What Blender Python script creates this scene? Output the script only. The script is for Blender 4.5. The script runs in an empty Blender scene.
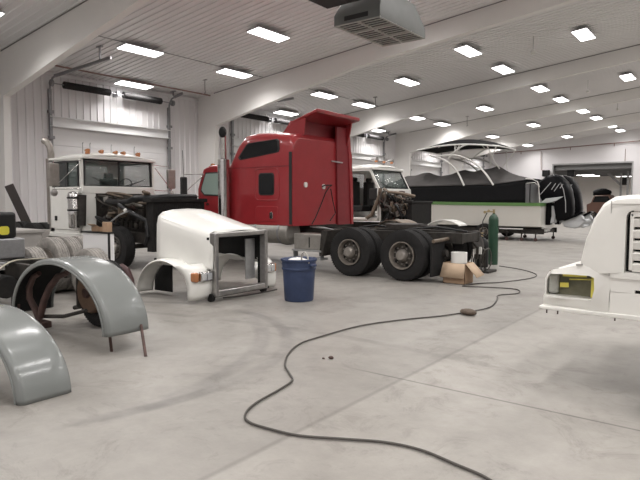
import bpy, bmesh, math, random
from mathutils import Vector, Matrix, Euler
random.seed(7)
PI = math.pi
sc = bpy.context.scene
COL = sc.collection
V = Vector

# ------------------------------------------------------------------ materials
def mat(name, col, rough=.5, metal=0., spec=.5, coat=0., noise=0., nscale=4., col2=None, bump=0., bscale=60., emit=None, estr=0., trans=0., alpha=1., detail=4.):
    m = bpy.data.materials.new(name); m.use_nodes = True
    nt = m.node_tree; N = nt.nodes; L = nt.links
    b = N['Principled BSDF']
    b.inputs['Base Color'].default_value = (*col, 1)
    b.inputs['Roughness'].default_value = rough
    b.inputs['Metallic'].default_value = metal
    b.inputs['Specular IOR Level'].default_value = spec
    b.inputs['Coat Weight'].default_value = coat
    b.inputs['Coat Roughness'].default_value = .08
    if trans: b.inputs['Transmission Weight'].default_value = trans
    if alpha < 1: b.inputs['Alpha'].default_value = alpha
    if emit:
        b.inputs['Emission Color'].default_value = (*emit, 1); b.inputs['Emission Strength'].default_value = estr
    g = None
    if noise > 0 or bump > 0:
        g = N.new('ShaderNodeTexCoord')
    if noise > 0:
        n = N.new('ShaderNodeTexNoise'); n.inputs['Scale'].default_value = nscale; n.inputs['Detail'].default_value = detail; n.inputs['Roughness'].default_value = .65
        L.new(g.outputs['Object'], n.inputs['Vector'])
        r = N.new('ShaderNodeValToRGB'); r.color_ramp.elements[0].position = .5 - .25; r.color_ramp.elements[1].position = .5 + .25
        c2 = col2 if col2 else tuple(c * (1 - noise) for c in col)
        r.color_ramp.elements[0].color = (*c2, 1); r.color_ramp.elements[1].color = (*col, 1)
        L.new(n.outputs['Fac'], r.inputs['Fac']); L.new(r.outputs['Color'], b.inputs['Base Color'])
    if bump > 0:
        n2 = N.new('ShaderNodeTexNoise'); n2.inputs['Scale'].default_value = bscale; n2.inputs['Detail'].default_value = 3
        L.new(g.outputs['Object'], n2.inputs['Vector'])
        bp = N.new('ShaderNodeBump'); bp.inputs['Strength'].default_value = bump; bp.inputs['Distance'].default_value = .02
        L.new(n2.outputs['Fac'], bp.inputs['Height']); L.new(bp.outputs['Normal'], b.inputs['Normal'])
    return m

M = {}
M['wall'] = mat('white_liner_panel', (.78, .76, .77), .42, noise=.05, nscale=.6)
M['ceiling'] = mat('ceiling_liner_panel', (.76, .745, .745), .36, noise=.05, nscale=.5)
M['beam'] = mat('beam_paint', (.82, .80, .775), .5, noise=.05, nscale=.7)
M['door'] = mat('door_panel_white', (.80, .79, .79), .45, noise=.04, nscale=1.)
M['flashing'] = mat('door_flashing', (.76, .76, .76), .4)
M['galv'] = mat('galvanised_steel', (.34, .34, .35), .45, .7, noise=.3, nscale=9)
M['galvlight'] = mat('galvanised_light', (.50, .50, .50), .45, .6, noise=.3, nscale=9)
M['spring'] = mat('dark_spring_steel', (.025, .023, .024), .6, .2)
M['pipe'] = mat('red_brown_pipe', (.26, .16, .14), .55)
M['conduit'] = mat('conduit_grey', (.25, .24, .24), .5, .4)
M['led'] = mat('led_diffuser', (.9, .9, .9), .5, emit=(1, .985, .97), estr=9.)
M['ledbody'] = mat('light_housing', (.45, .45, .46), .5)
M['white'] = mat('white_truck_paint', (.80, .79, .75), .28, coat=.5, noise=.05, nscale=3)
M['whitedull'] = mat('white_primer', (.77, .755, .715), .42, noise=.06, nscale=2.5)
M['red'] = mat('red_truck_paint', (.33, .024, .030), .33, coat=.6, noise=.18, nscale=3)
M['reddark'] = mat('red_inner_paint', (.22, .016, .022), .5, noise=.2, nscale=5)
M['chrome'] = mat('chrome', (.72, .71, .70), .16, 1., noise=.25, nscale=14)
M['dullchrome'] = mat('worn_chrome', (.50, .485, .47), .3, .9, noise=.35, nscale=11)
M['alu'] = mat('dull_aluminium', (.40, .38, .35), .42, .6, noise=.35, nscale=6)
M['tyre'] = mat('tyre_rubber', (.022, .021, .021), .8, spec=.25, noise=.4, nscale=9, bump=.3, bscale=40)
M['dustytyre'] = mat('dusty_tyre_rubber', (.36, .335, .305), .85, noise=.45, nscale=8, col2=(.16, .15, .14))
M['rim'] = mat('dusty_steel_rim', (.34, .30, .26), .55, .5, noise=.45, nscale=8)
M['disc'] = mat('dusty_wheel_disc', (.15, .135, .12), .6, .4, noise=.5, nscale=9)
M['hub'] = mat('hub_steel', (.36, .33, .30), .45, .6, noise=.3, nscale=10)
M['hole'] = mat('rim_hole_dark', (.01, .01, .01), .9)
M['black'] = mat('black_plastic', (.01, .01, .01), .5, spec=.3)
M['frame'] = mat('black_chassis_paint', (.018, .017, .016), .65, spec=.25, noise=.6, nscale=7, col2=(.055, .048, .042))
M['grease'] = mat('greasy_engine', (.018, .016, .016), .45, .2, noise=.6, nscale=18, col2=(.07, .06, .05), bump=.5, bscale=25)
M['enginemid'] = mat('engine_grey', (.11, .10, .085), .5, .3, noise=.6, nscale=14, col2=(.05, .045, .04))
M['enginetan'] = mat('engine_tan_pipe', (.20, .155, .115), .55, .3, noise=.4, nscale=12)
M['rust'] = mat('rusty_steel', (.11, .06, .05), .7, .2, noise=.6, nscale=9, col2=(.045, .03, .028))
M['rustdrum'] = mat('rusty_drum', (.23, .15, .10), .65, .3, noise=.4, nscale=5, col2=(.13, .08, .055))
M['maroon'] = mat('maroon_rubber', (.075, .032, .032), .6, noise=.3, nscale=8)
M['radiator'] = mat('radiator_black', (.010, .010, .011), .65, spec=.2, noise=.5, nscale=12, col2=(.024, .022, .02), bump=.3, bscale=30)
M['hose'] = mat('black_rubber_hose', (.013, .013, .014), .42, spec=.3)
M['greyfender'] = mat('grey_fender_paint', (.19, .20, .194), .22, spec=.32, coat=.12)
M['underfender'] = mat('dark_fender_inside', (.022, .022, .022), .8, spec=.2, noise=.4, nscale=6)
M['bin'] = mat('blue_bin_plastic', (.035, .055, .125), .55, noise=.35, nscale=6, bump=.2, bscale=20)
M['card'] = mat('cardboard', (.42, .28, .18), .8, noise=.12, nscale=5)
M['cardin'] = mat('cardboard_inside', (.50, .37, .26), .8, noise=.1, nscale=5)
M['paper'] = mat('white_roll', (.75, .74, .71), .6)
M['green'] = mat('green_cylinder', (.022, .068, .038), .4, noise=.25, nscale=6)
M['brass'] = mat('brass', (.45, .36, .2), .35, .8)
M['amber'] = mat('amber_lens', (.42, .17, .07), .25, coat=.5)
M['lens'] = mat('clear_lens', (.65, .66, .66), .12, .5)
M['cable'] = mat('cable_rubber', (.055, .048, .042), .55)
M['glass'] = mat('tinted_glass', (.03, .04, .04), .06, spec=.8, alpha=.55)
M['windshield'] = mat('windshield_glass', (.14, .18, .17), .05, spec=.8, alpha=.40)
M['darkglass'] = mat('dark_window', (.012, .013, .014), .2, spec=.3)
M['rubber'] = mat('window_gasket', (.02, .02, .02), .6)
M['seat'] = mat('cab_interior', (.022, .02, .02), .8, noise=.3, nscale=10)
M['interior'] = mat('cab_lining', (.16, .15, .15), .8)
M['hull'] = mat('boat_gelcoat', (.74, .72, .67), .22, coat=.4)
M['hullgreen'] = mat('boat_green_stripe', (.12, .24, .08), .3, coat=.3)
M['canvas'] = mat('grey_canvas', (.075, .07, .068), .9, spec=.2, noise=.25, nscale=3, bump=.5, bscale=3)
M['canvasblack'] = mat('black_canvas', (.009, .009, .010), .8, spec=.15, noise=.3, nscale=4)
M['tower'] = mat('tower_tube_white', (.72, .71, .68), .3)
M['curtain'] = mat('clear_curtain', (.16, .16, .165), .3)
M['motor'] = mat('outboard_black', (.004, .004, .005), .3, spec=.12)
M['silver'] = mat('outboard_silver', (.52, .53, .54), .35, .0)
M['decal'] = mat('white_decal', (.42, .42, .42), .4)
M['olive'] = mat('headlight_recess', (.22, .21, .14), .7, noise=.35, nscale=9, col2=(.12, .12, .08))
M['clearlens'] = mat('headlight_edge', (.45, .45, .41), .3, noise=.3, nscale=8)
M['tape'] = mat('yellow_masking_tape', (.75, .66, .12), .6)
M['yellow'] = mat('yellow_sticker', (.62, .56, .05), .6)
M['greybox'] = mat('grey_machine', (.40, .38, .36), .55, noise=.15, nscale=4)
M['darkwood'] = mat('dark_board', (.055, .045, .042), .7, noise=.3, nscale=5)
M['strap'] = mat('beige_webbing', (.42, .39, .31), .85, noise=.3, nscale=20)
M['plank'] = mat('pale_plank', (.50, .47, .43), .7, noise=.2, nscale=8)
M['heater'] = mat('heater_casing', (.19, .195, .19), .5, .2, noise=.12, nscale=4)
M['heatdark'] = mat('heater_inside', (.03, .03, .03), .8)
M['grille'] = mat('heater_grille', (.46, .46, .43), .5)
M['stone'] = mat('brown_lump', (.13, .095, .07), .7, noise=.4, nscale=20)
M['brown'] = mat('brown_paint', (.13, .065, .045), .5)
M['blue'] = mat('blue_sign', (.05, .08, .20), .5)
M['farwall'] = mat('far_room_wall', (.78, .74, .70), .6)
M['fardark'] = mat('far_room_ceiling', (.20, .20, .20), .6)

# ------------------------------------------------------------------ mesh builder
ORG = V((0, 0, 0))
class MB:
    def __init__(s): s.v = []; s.f = []; s.m = Matrix.Identity(4)
    def add(s, vs, fs):
        o = len(s.v); s.v += [s.m @ V(p) for p in vs]; s.f += [tuple(i + o for i in f) for f in fs]; return s
    def box(s, x0, x1, y0, y1, z0, z1):
        return s.add([(x0,y0,z0),(x1,y0,z0),(x1,y1,z0),(x0,y1,z0),(x0,y0,z1),(x1,y0,z1),(x1,y1,z1),(x0,y1,z1)],
                     [(0,3,2,1),(4,5,6,7),(0,1,5,4),(1,2,6,5),(2,3,7,6),(3,0,4,7)])
    def obox(s, c, size, rot=(0,0,0)):
        mm = s.m; s.m = mm @ Matrix.Translation(V(c)) @ Euler(rot).to_matrix().to_4x4()
        a, b, d = [q / 2 for q in size]; s.box(-a, a, -b, b, -d, d); s.m = mm; return s
    def beam(s, p, q, w, h):          # bar with rectangular section between two points
        p, q = V(p), V(q); d = (q - p); L = d.length; d.normalize()
        up = V((0, 0, 1)) if abs(d.z) < .95 else V((0, 1, 0))
        a = d.cross(up).normalized(); b = a.cross(d).normalized()
        vs = []
        for t in (p, q):
            for i, j in ((-1,-1),(1,-1),(1,1),(-1,1)): vs.append(t + a * (i * w / 2) + b * (j * h / 2))
        return s.add(vs, [(0,3,2,1),(4,5,6,7),(0,1,5,4),(1,2,6,5),(2,3,7,6),(3,0,4,7)])
    def tube(s, pts, r, n=10, closed=False, caps=True):
        pts = [V(p) for p in pts]; k = len(pts)
        rr = r if isinstance(r, (list, tuple)) else [r] * k
        vs = []; fs = []; prev = None
        for i, p in enumerate(pts):
            if closed: t = (pts[(i+1) % k] - pts[i-1])
            else: t = pts[min(i+1, k-1)] - pts[max(i-1, 0)]
            t.normalize()
            if prev is None:
                a = t.cross(V((0,0,1)) if abs(t.z) < .9 else V((1,0,0))).normalized()
            else:
                a = (prev - t * prev.dot(t))
                a = a.normalized() if a.length > 1e-6 else t.orthogonal().normalized()
            prev = a; b = t.cross(a)
            for j in range(n):
                an = 2 * PI * j / n; vs.append(p + (a * math.cos(an) + b * math.sin(an)) * rr[i])
        for i in range(k if closed else k - 1):
            i2 = (i + 1) % k
            for j in range(n):
                j2 = (j + 1) % n; fs.append((i*n+j, i*n+j2, i2*n+j2, i2*n+j))
        if not closed and caps:
            fs.append(tuple(range(n))[::-1]); fs.append(tuple((k-1)*n + j for j in range(n)))
        return s.add(vs, fs)
    def cyl(s, p, q, r, n=24, r2=None): return s.tube([p, q], [r, r if r2 is None else r2], n)
    def lathe(s, prof, org=(0,0,0), axis='z', n=32, closed=False, caps=True):   # prof = [(a along axis, radius)]
        vs = []; fs = []; o = V(org); k = len(prof)
        for a, r in prof:
            for j in range(n):
                t = 2 * PI * j / n; c, d = r * math.cos(t), r * math.sin(t)
                vs.append(o + (V((c, d, a)) if axis == 'z' else V((d, a, c)) if axis == 'y' else V((a, c, d))))
        for i in range(k if closed else k - 1):
            i2 = (i + 1) % k
            for j in range(n):
                j2 = (j + 1) % n; fs.append((i*n+j, i*n+j2, i2*n+j2, i2*n+j))
        if not closed and caps:
            if prof[0][1] > 1e-4: fs.append(tuple(range(n))[::-1])
            if prof[-1][1] > 1e-4: fs.append(tuple((k-1)*n + j for j in range(n)))
        return s.add(vs, fs)
    def prism(s, poly, a0, a1, axis='y', scale1=None):     # poly in the other two coords: y->(x,z) x->(y,z) z->(x,y)
        def P(p, a): return (p[0], a, p[1]) if axis == 'y' else (a, p[0], p[1]) if axis == 'x' else (p[0], p[1], a)
        n = len(poly)
        vs = [P(p, a0) for p in poly] + [P(p, a1) for p in poly]
        fs = [tuple(range(n)), tuple(range(2*n-1, n-1, -1))] + [(i, i+n, (i+1) % n + n, (i+1) % n) for i in range(n)]
        return s.add(vs, fs)
    def grid(s, fn, nu, nv):
        vs = [fn(i / nu, j / nv) for i in range(nu + 1) for j in range(nv + 1)]
        fs = [(i*(nv+1)+j, (i+1)*(nv+1)+j, (i+1)*(nv+1)+j+1, i*(nv+1)+j+1) for i in range(nu) for j in range(nv)]
        return s.add(vs, fs)
    def sphere(s, c, r, sx=1, sy=1, sz=1, n=16):
        prof = [(-math.cos(PI * i / 10), max(math.sin(PI * i / 10), 1e-5)) for i in range(11)]
        mm = s.m; s.m = mm @ Matrix.Translation(V(c)) @ Matrix.Diagonal((r*sx, r*sy, r*sz, 1))
        s.lathe(prof, n=n); s.m = mm; return s
    def build(s, name, m, parent=None, bevel=0, seg=2, smooth=35, thick=0, sub=0, loc=None):
        org = ORG if loc is None else V(loc)
        me = bpy.data.meshes.new(name); me.from_pydata([tuple(p - org) for p in s.v], [], s.f)
        bm = bmesh.new(); bm.from_mesh(me); bmesh.ops.remove_doubles(bm, verts=bm.verts, dist=1e-5)
        bmesh.ops.recalc_face_normals(bm, faces=bm.faces); bm.to_mesh(me); bm.free()
        me.materials.append(m)
        me.polygons.foreach_set('use_smooth', [True] * len(me.polygons)); me.set_sharp_from_angle(angle=math.radians(smooth))
        o = bpy.data.objects.new(name, me); COL.objects.link(o)
        if parent: o.parent = parent
        else: o.location = org
        if thick: q = o.modifiers.new('s', 'SOLIDIFY'); q.thickness = thick; q.offset = 0
        if bevel:
            q = o.modifiers.new('b', 'BEVEL'); q.width = bevel; q.segments = seg; q.limit_method = 'ANGLE'; q.angle_limit = math.radians(30)
        if sub: q = o.modifiers.new('u', 'SUBSURF'); q.levels = sub; q.render_levels = sub
        return o

def thing(name, label, cat, loc=(0,0,0), rz=0, group=None, local=False):
    global ORG
    o = bpy.data.objects.new(name, None); COL.objects.link(o); o.empty_display_size = .2
    o.location = loc; o.rotation_euler = (0, 0, rz); tag(o, label, cat, group)
    ORG = V((0,0,0)) if local else V(loc)
    return o
def tag(o, label, cat, group=None):
    o['label'] = label; o['category'] = cat
    if group: o['group'] = group
    return o
def struct(o): o['kind'] = 'structure'; return o
def at(v):
    global ORG; ORG = V(v)
def copy_tree(o, parent=None):
    c = o.copy(); COL.objects.link(c)
    if parent: c.parent = parent
    for ch in [q for q in bpy.data.objects if q.parent == o]: copy_tree(ch, c)
    return c
def arc(cx, cz, a, b, t0, t1, n):
    return [(cx + a * math.cos(math.radians(t0 + (t1 - t0) * i / n)), cz + b * math.sin(math.radians(t0 + (t1 - t0) * i / n))) for i in range(n + 1)]

# ------------------------------------------------------------------ the building
XW, YB, YF, XR = -20., 52.25, -9.35, 20.
CZ = lambda x: 8.2 - .1 * abs(x)
BEAMS = [-.55 + 8.8 * i for i in range(7)]          # near faces of the roof beams
DOORS = [(10.35 + 8.8 * i, 15.35 + 8.8 * i) for i in range(-1, 5)]
DH = 4.28

# floor material: pale trowelled concrete
fm = bpy.data.materials.new('concrete_floor'); fm.use_nodes = True
nt = fm.node_tree; N = nt.nodes; L = nt.links; B = N['Principled BSDF']
geo = N.new('ShaderNodeNewGeometry')
def noise(scale, det=6, rough=.6, vec=None, dist=0):
    n = N.new('ShaderNodeTexNoise'); n.inputs['Scale'].default_value = scale; n.inputs['Detail'].default_value = det; n.inputs['Roughness'].default_value = rough; n.inputs['Distortion'].default_value = dist
    L.new(vec or geo.outputs['Position'], n.inputs['Vector']); return n.outputs['Fac']
def ramp(fac, p0, c0, p1, c1):
    r = N.new('ShaderNodeValToRGB'); e = r.color_ramp.elements
    e[0].position = p0; e[1].position = p1; e[0].color = (*c0, 1); e[1].color = (*c1, 1); L.new(fac, r.inputs['Fac']); return r.outputs['Color']
def math_(op, a, b=None, c=None):
    n = N.new('ShaderNodeMath'); n.operation = op
    for i, q in enumerate((a, b, c)):
        if q is None: continue
        if isinstance(q, (int, float)): n.inputs[i].default_value = q
        else: L.new(q, n.inputs[i])
    return n.outputs[0]
def mul(a, b, fac=1.):
    n = N.new('ShaderNodeMix'); n.data_type = 'RGBA'; n.blend_type = 'MULTIPLY'
    if isinstance(fac, (int, float)): n.inputs[0].default_value = fac
    else: L.new(fac, n.inputs[0])
    L.new(a, n.inputs[6]); L.new(b, n.inputs[7]); return n.outputs[2]
base = ramp(noise(.55, 8, .62, dist=.6), .3, (.245, .230, .210), .68, (.352, .333, .308))
fine = ramp(noise(5., 8, .7), .3, (.86, .86, .86), .62, (1, 1, 1))
spots = ramp(noise(1.7, 6, .8, dist=1.2), .32, (.74, .73, .72), .47, (1, 1, 1))
col = mul(mul(base, fine), spots)
sep = N.new('ShaderNodeSeparateXYZ'); L.new(geo.outputs['Position'], sep.inputs[0])
X, Y = sep.outputs[0], sep.outputs[1]
def line(coord, at_, w, c0):       # thin sawn joint
    d = math_('ABSOLUTE', math_('SUBTRACT', coord, at_))
    return ramp(math_('DIVIDE', d, w), .35, c0, 1., (1, 1, 1))
def ringmark(cx, cy, r, w, c0, cover):  # curved tyre scuff
    dx = math_('SUBTRACT', X, cx); dy = math_('SUBTRACT', Y, cy)
    rr = math_('SQRT', math_('ADD', math_('MULTIPLY', dx, dx), math_('MULTIPLY', dy, dy)))
    d = math_('DIVIDE', math_('ABSOLUTE', math_('SUBTRACT', rr, r)), w)
    m = ramp(d, .5, (1, 1, 1), 1., (0, 0, 0))
    k = ramp(noise(cover, 4, .6), .42, (0, 0, 0), .6, (1, 1, 1))
    f = N.new('ShaderNodeMix'); f.data_type = 'RGBA'; f.blend_type = 'MULTIPLY'; f.inputs[0].default_value = 1; L.new(m, f.inputs[6]); L.new(k, f.inputs[7])
    g = N.new('ShaderNodeRGB'); g.outputs[0].default_value = (*c0, 1)
    return mul(col, g.outputs[0], f.outputs[2])
col = mul(col, line(X, -2.457, .035, (.80, .80, .80)))
gate = N.new('ShaderNodeMapRange'); gate.inputs[1].default_value = -3.2; gate.inputs[2].default_value = -2.7; L.new(X, gate.inputs[0])
col = mul(col, line(Y, 4.415, .018, (.50, .50, .50)), gate.outputs[0])
# shading of the drain slope painted in: left slab darker, right slab paler
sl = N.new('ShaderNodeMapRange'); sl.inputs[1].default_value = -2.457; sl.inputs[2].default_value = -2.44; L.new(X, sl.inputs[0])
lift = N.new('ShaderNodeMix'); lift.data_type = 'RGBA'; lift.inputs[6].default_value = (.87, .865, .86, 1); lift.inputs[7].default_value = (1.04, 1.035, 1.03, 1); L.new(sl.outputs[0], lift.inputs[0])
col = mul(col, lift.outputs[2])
col = ringmark(-6.2, 3.2, 2.6, .10, (.72, .72, .73), 1.2)
col = ringmark(-7.0, 2.6, 3.3, .12, (.70, .70, .71), 1.0)
col = ringmark(-3.5, -6.0, 11.4, .09, (.72, .72, .72), .9)
col = ringmark(-9.5, -2.0, 8.8, .10, (.84, .84, .84), .8)
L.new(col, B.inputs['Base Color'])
rg = ramp(noise(1.3, 5, .6), .3, (.36, .36, .36), .7, (.56, .56, .56)); L.new(rg, B.inputs['Roughness'])
B.inputs['Specular IOR Level'].default_value = .45
bp = N.new('ShaderNodeBump'); bp.inputs['Strength'].default_value = .12; bp.inputs['Distance'].default_value = .01; L.new(noise(30, 4, .6), bp.inputs['Height']); L.new(bp.outputs['Normal'], B.inputs['Normal'])

at((0,0,0))
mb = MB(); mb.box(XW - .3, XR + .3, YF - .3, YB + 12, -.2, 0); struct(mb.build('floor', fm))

# ceiling: ribs run up the slope, so the profile varies along y
def ribs(t0, t1, pitch, w, h, slope=.02):
    pts = [(t0, 0)]; t = t0 + pitch * .5
    while t < t1 - pitch * .5:
        pts += [(t - w/2 - slope, 0), (t - w/2, h), (t + w/2, h), (t + w/2 + slope, 0)]; t += pitch
    pts.append((t1, 0)); return pts
cm = MB()
for sgn, name in ((-1, 'ceiling'), (1, 'ceiling_right_slope')):
    cm = MB(); pr = ribs(YF - .1, YB + .1, .24, .05, .028, .018)
    vs = []; fs = []
    for y, h in pr:
        vs += [(sgn * 20.1, y, CZ(20.1) - h), (0, y, 8.2 - h)]
    for i in range(len(pr) - 1): fs.append((2*i, 2*i+1, 2*i+3, 2*i+2))
    cm.add(vs, fs)
    vs = [(sgn * 20.1, YF - .1, 6.5), (0, YF - .1, 8.5), (0, YB + .1, 8.5), (sgn * 20.1, YB + .1, 6.5)]
    cm.add(vs, [(0, 1, 2, 3)])
    struct(cm.build(name, M['ceiling'], smooth=20))

# walls with vertical ribs; left wall has openings above which the panel carries on
def rib_wall_y(mb, x, inward, y0, y1, z0, z1):
    pr = ribs(y0, y1, .28, .05, .03, .02); vs = []; fs = []
    for y, h in pr: vs += [(x + inward * h, y, z0), (x + inward * h, y, z1)]
    for i in range(len(pr) - 1): fs.append((2*i, 2*i+1, 2*i+3, 2*i+2))
    mb.add(vs, fs)
mb = MB(); ycur = YF
for a, b in DOORS:
    rib_wall_y(mb, XW, 1, ycur, a, 0, 6.2); rib_wall_y(mb, XW, 1, a, b, DH, 6.2); ycur = b
rib_wall_y(mb, XW, 1, ycur, YB, 0, 6.2)
mb.box(XW - .3, XW - .2, YF, YB, 0, 6.5)
struct(mb.build('wall_left', M['wall'], smooth=20))
mb = MB(); rib_wall_y(mb, XR, -1, YF, YB, 0, 6.25); mb.box(XR + .1, XR + .3, YF, YB, 0, 6.5); struct(mb.build('wall_right', M['wall'], smooth=20))
mb = MB()
mb.prism([(XW, 0), (XR, 0), (XR, 6.3), (0, 8.3), (XW, 6.3)], YF - .25, YF, 'y'); struct(mb.build('wall_front', M['wall']))
# back wall with its opening
OX0, OX1, OZ = -14.2, -8.1, 4.72
mb = MB()
mb.prism([(XW, 0), (OX0, 0), (OX0, OZ), (OX0, CZ(OX0) + .1), (XW, 6.3)], YB, YB + .25)
mb.prism([(OX0, OZ), (OX1, OZ), (OX1, CZ(OX1) + .1), (OX0, CZ(OX0) + .1)], YB, YB + .25)
mb.prism([(OX1, 0), (XR, 0), (XR, 6.3), (0, 8.3), (OX1, CZ(OX1) + .1)], YB, YB + .25)
struct(mb.build('wall_back', M['wall']))
# the room behind the opening
mb = MB(); mb.box(XW, -3, YB + 11.6, YB + 11.9, 0, 5.2); mb.box(XW - .3, XW, YB + .25, YB + 11.9, 0, 5.2); mb.box(-3, -2.8, YB + .25, YB + 11.9, 0, 5.2)
struct(mb.build('wall_back_room', M['farwall']))
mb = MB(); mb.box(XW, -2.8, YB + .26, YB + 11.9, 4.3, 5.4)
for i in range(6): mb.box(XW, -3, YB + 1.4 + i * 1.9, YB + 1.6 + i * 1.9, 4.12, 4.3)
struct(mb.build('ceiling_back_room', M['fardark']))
mb = MB(); mb.box(OX0 - .12, OX0, YB - .03, YB + .28, 0, OZ + .12); mb.box(OX1, OX1 + .12, YB - .03, YB + .28, 0, OZ + .12); mb.box(OX0, OX1, YB - .03, YB + .28, OZ, OZ + .12)
struct(mb.build('trim_opening', M['galvlight']))
mb = MB(); mb.box(-9.95, -9.8, YB + 6, YB + 6.15, 0, 4.3); mb.box(-8.75, -8.6, YB + 2, YB + 2.15, 0, 4.3); mb.beam((-9.9, YB + 6.1, 3.1), (-11.0, YB + 6.1, 4.2), .2, .2)
struct(mb.build('trim_back_room_post', M['galvlight']))

# roof beams with tapered haunches and columns (one rigid frame per bay line)
prof_l = [(-20., 6.3), (0, 8.28), (0, 7.58), (-3.9, 7.2), (-8.4, 6.72), (-11.5, 6.36), (-14., 5.87), (-16.9, 5.29), (-18.85, 4.90), (-19.05, 0), (-20, 0)]
for i, y in enumerate(BEAMS[:-1] + [YB - .3]):
    if i == 6:
        mb = MB(); mb.prism([(-20, 6.3), (0, 8.28), (20, 6.3), (20, 5.9), (0, 6.75), (-20, 6.0)], YB - .16, YB - .02)
        struct(mb.build('trim_end_beam', M['ceiling'])); continue
    mb = MB(); w = .22
    poly = prof_l[1:] + [(-20, 6.28)]
    poly = [(-20, 0), (-20, 6.3), (0, 8.28), (20, 6.3), (20, 0), (19.05, 0)] + [(-x, z) for x, z in prof_l[2:9]][::-1] + prof_l[3:10]
    mb.prism(poly, y, y + w)
    rb = struct(mb.build('roof_beam', M['beam'], smooth=1))
    js = MB()
    for sg in (-1, 1): js.beam((sg * 18.9, y - .006, CZ(18.9) - .035), (0, y - .006, 8.2 - .035), .012, .03)
    js.build('joint_strip', M['conduit'], rb)
# little corner trim where the columns meet the haunches
mb = MB(); mb.box(XW + .04, XW + .1, YF, YB, 6.02, 6.12)
struct(mb.build('trim_eave', M['flashing']))

# sectional overhead doors with tracks and springs
for i, (a, b) in enumerate(DOORS):
    n = i + 1
    d = MB(); zs = [0, .6, 1.2, 1.8, 2.4, 3.0, 3.6, DH]
    for k in range(7):
        d.box(XW - .12, XW - .03, a, b, zs[k] + .006, zs[k+1] - .006)
        for kk in (1, 2): d.box(XW - .035, XW - .022, a + .05, b - .05, zs[k] + kk * .2 - .01, zs[k] + kk * .2 + .01)
    do = struct(d.build('door_%d' % n, M['door']))
    h = MB(); h.box(XW + .03, XW + .075, a - .1, b + .1, DH, DH + .33); h.box(XW + .03, XW + .14, a - .1, b + .1, DH + .30, DH + .33); h.box(XW + .03, XW + .12, a - .1, b + .1, DH - .04, DH)
    h.build('header_flashing', M['flashing'], do)
    for yy in (a - .06, b + .06):
        t = MB(); t.box(XW + .03, XW + .12, yy - .05, yy + .05, 0, 5.55)
        t.tube([(XW + .1, yy, 5.5), (XW + .14, yy, 5.72), (XW + .3, yy, 5.9), (XW + .5, yy, 5.95)], .035, 8)
        for zz in (.8, 1.8, 2.8, 3.8, 4.7): t.box(XW + .03, XW + .18, yy - .09, yy + .09, zz, zz + .1)
        t.build('vertical_track', M['galv'], do)
        t = MB(); hl_ = 3.9 if yy < (a+b)/2 else 1.0; t.beam((XW + .45, yy, 5.95), (XW + hl_, yy, 6.05), .07, .09); hx_ = XW + hl_ - .6; t.beam((hx_, yy, 6.02), (hx_, yy, CZ(hx_) - .03), .05, .05); t.beam((hx_ - .15, yy, CZ(hx_) - .05), (hx_ + .15, yy, CZ(hx_) - .05), .08, .04)
        t.build('ceiling_track', M['galv'], do)
    t = MB(); t.cyl((XW + .3, a - .15, 5.72), (XW + .3, b + .15, 5.72), .02, 10); t.box(XW + .03, XW + .36, (a+b)/2 - .05, (a+b)/2 + .05, 5.62, 5.82)
    for yy in (a - .1, b + .1):
        t.cyl((XW + .3, yy - .04, 5.72), (XW + .3, yy + .04, 5.72), .12, 20)
    t.build('torsion_shaft', M['galv'], do)
    for y0, y1 in ((a + .35, a + 2.15), (a + 2.75, b - .5)):
        t = MB(); k = 40; pr = [(y0 + (y1 - y0) * q / (2*k), .11 if q % 2 else .13) for q in range(2*k+1)]
        t.lathe([(y0, .02)] + pr + [(y1, .02)], (XW + .3, 0, 5.72), 'y', 14); t.build('torsion_spring', M['spring'], do)

# ------------------------------------------------------------------ ceiling lights
at((0,0,0))
lt = thing('ceiling_light', 'x', 'ceiling light', (0,0,0), 0, None, True)
m_ = MB(); m_.box(-.26, .26, -.72, .72, .02, .07); m_.build('housing', M['ledbody'], lt, bevel=.01)
m_ = MB(); m_.box(-.24, .24, -.70, .70, 0, .02); m_.build('diffuser', M['led'], lt)
m_ = MB()
for yy in (-.5, .5): m_.cyl((0, yy, .07), (0, yy, .2), .012, 6)
m_.build('hanger', M['conduit'], lt)
ld = bpy.data.lights.new('panel_lamp', 'AREA'); ld.shape = 'RECTANGLE'; ld.size = .46; ld.size_y = 1.38; ld.energy = 112; ld.spread = math.radians(145); ld.color = (1., .975, .955)
lo = bpy.data.objects.new('lamp', ld); COL.objects.link(lo); lo.parent = lt; lo.location = (0, 0, -.012)
seen = {-19.3: [13.32, 22.3, 31.1, 39.9, 48.7], -15.9: [11.25, 15.4, 21.05, 24.35, 29.9, 33.4, 38.2, 42.1, 47.0, 50.4],
        -12.3: [13.4, 22.3, 31.3, 40.1, 48.9], -8.7: [11.7, 15.4, 20.4, 24.1, 29.3, 33.1, 38.1, 41.8, 46.9, 50.3], -5.1: [13.3, 22.1, 30.9, 39.7, 48.5]}
ordn = ['first', 'second', 'third', 'fourth', 'fifth', 'sixth', 'seventh', 'eighth', 'ninth', 'tenth']
rown = {-19.3: 'row beside the door wall', -15.9: 'second row from the door wall', -12.3: 'third row from the door wall', -8.7: 'fourth row from the door wall', -5.1: 'fifth row from the door wall'}
pos = []
for x, ys in seen.items():
    for k, y in enumerate(ys): pos.append((x, y, 'LED ceiling light, %s from the camera in the %s' % (ordn[k], rown[x]), 'LED ceiling lights in the bays in view'))
hid = 'white LED ceiling light outside the view on the camera side of the hall'
for b in range(-1, 6):
    y0 = -.55 + 8.8 * b
    for x, n in ((-15.9, 2), (-12.3, 1), (-8.7, 2), (-5.1, 1), (-1.5, 2), (1.5, 2), (5.1, 1), (8.7, 2)):
        if x < -5 and b >= 1: continue
        for k in range(n): pos.append((x, y0 + (4.5 if n == 1 else 2.9 + k * 3.9), hid, 'LED ceiling lights out of view'))
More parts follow.
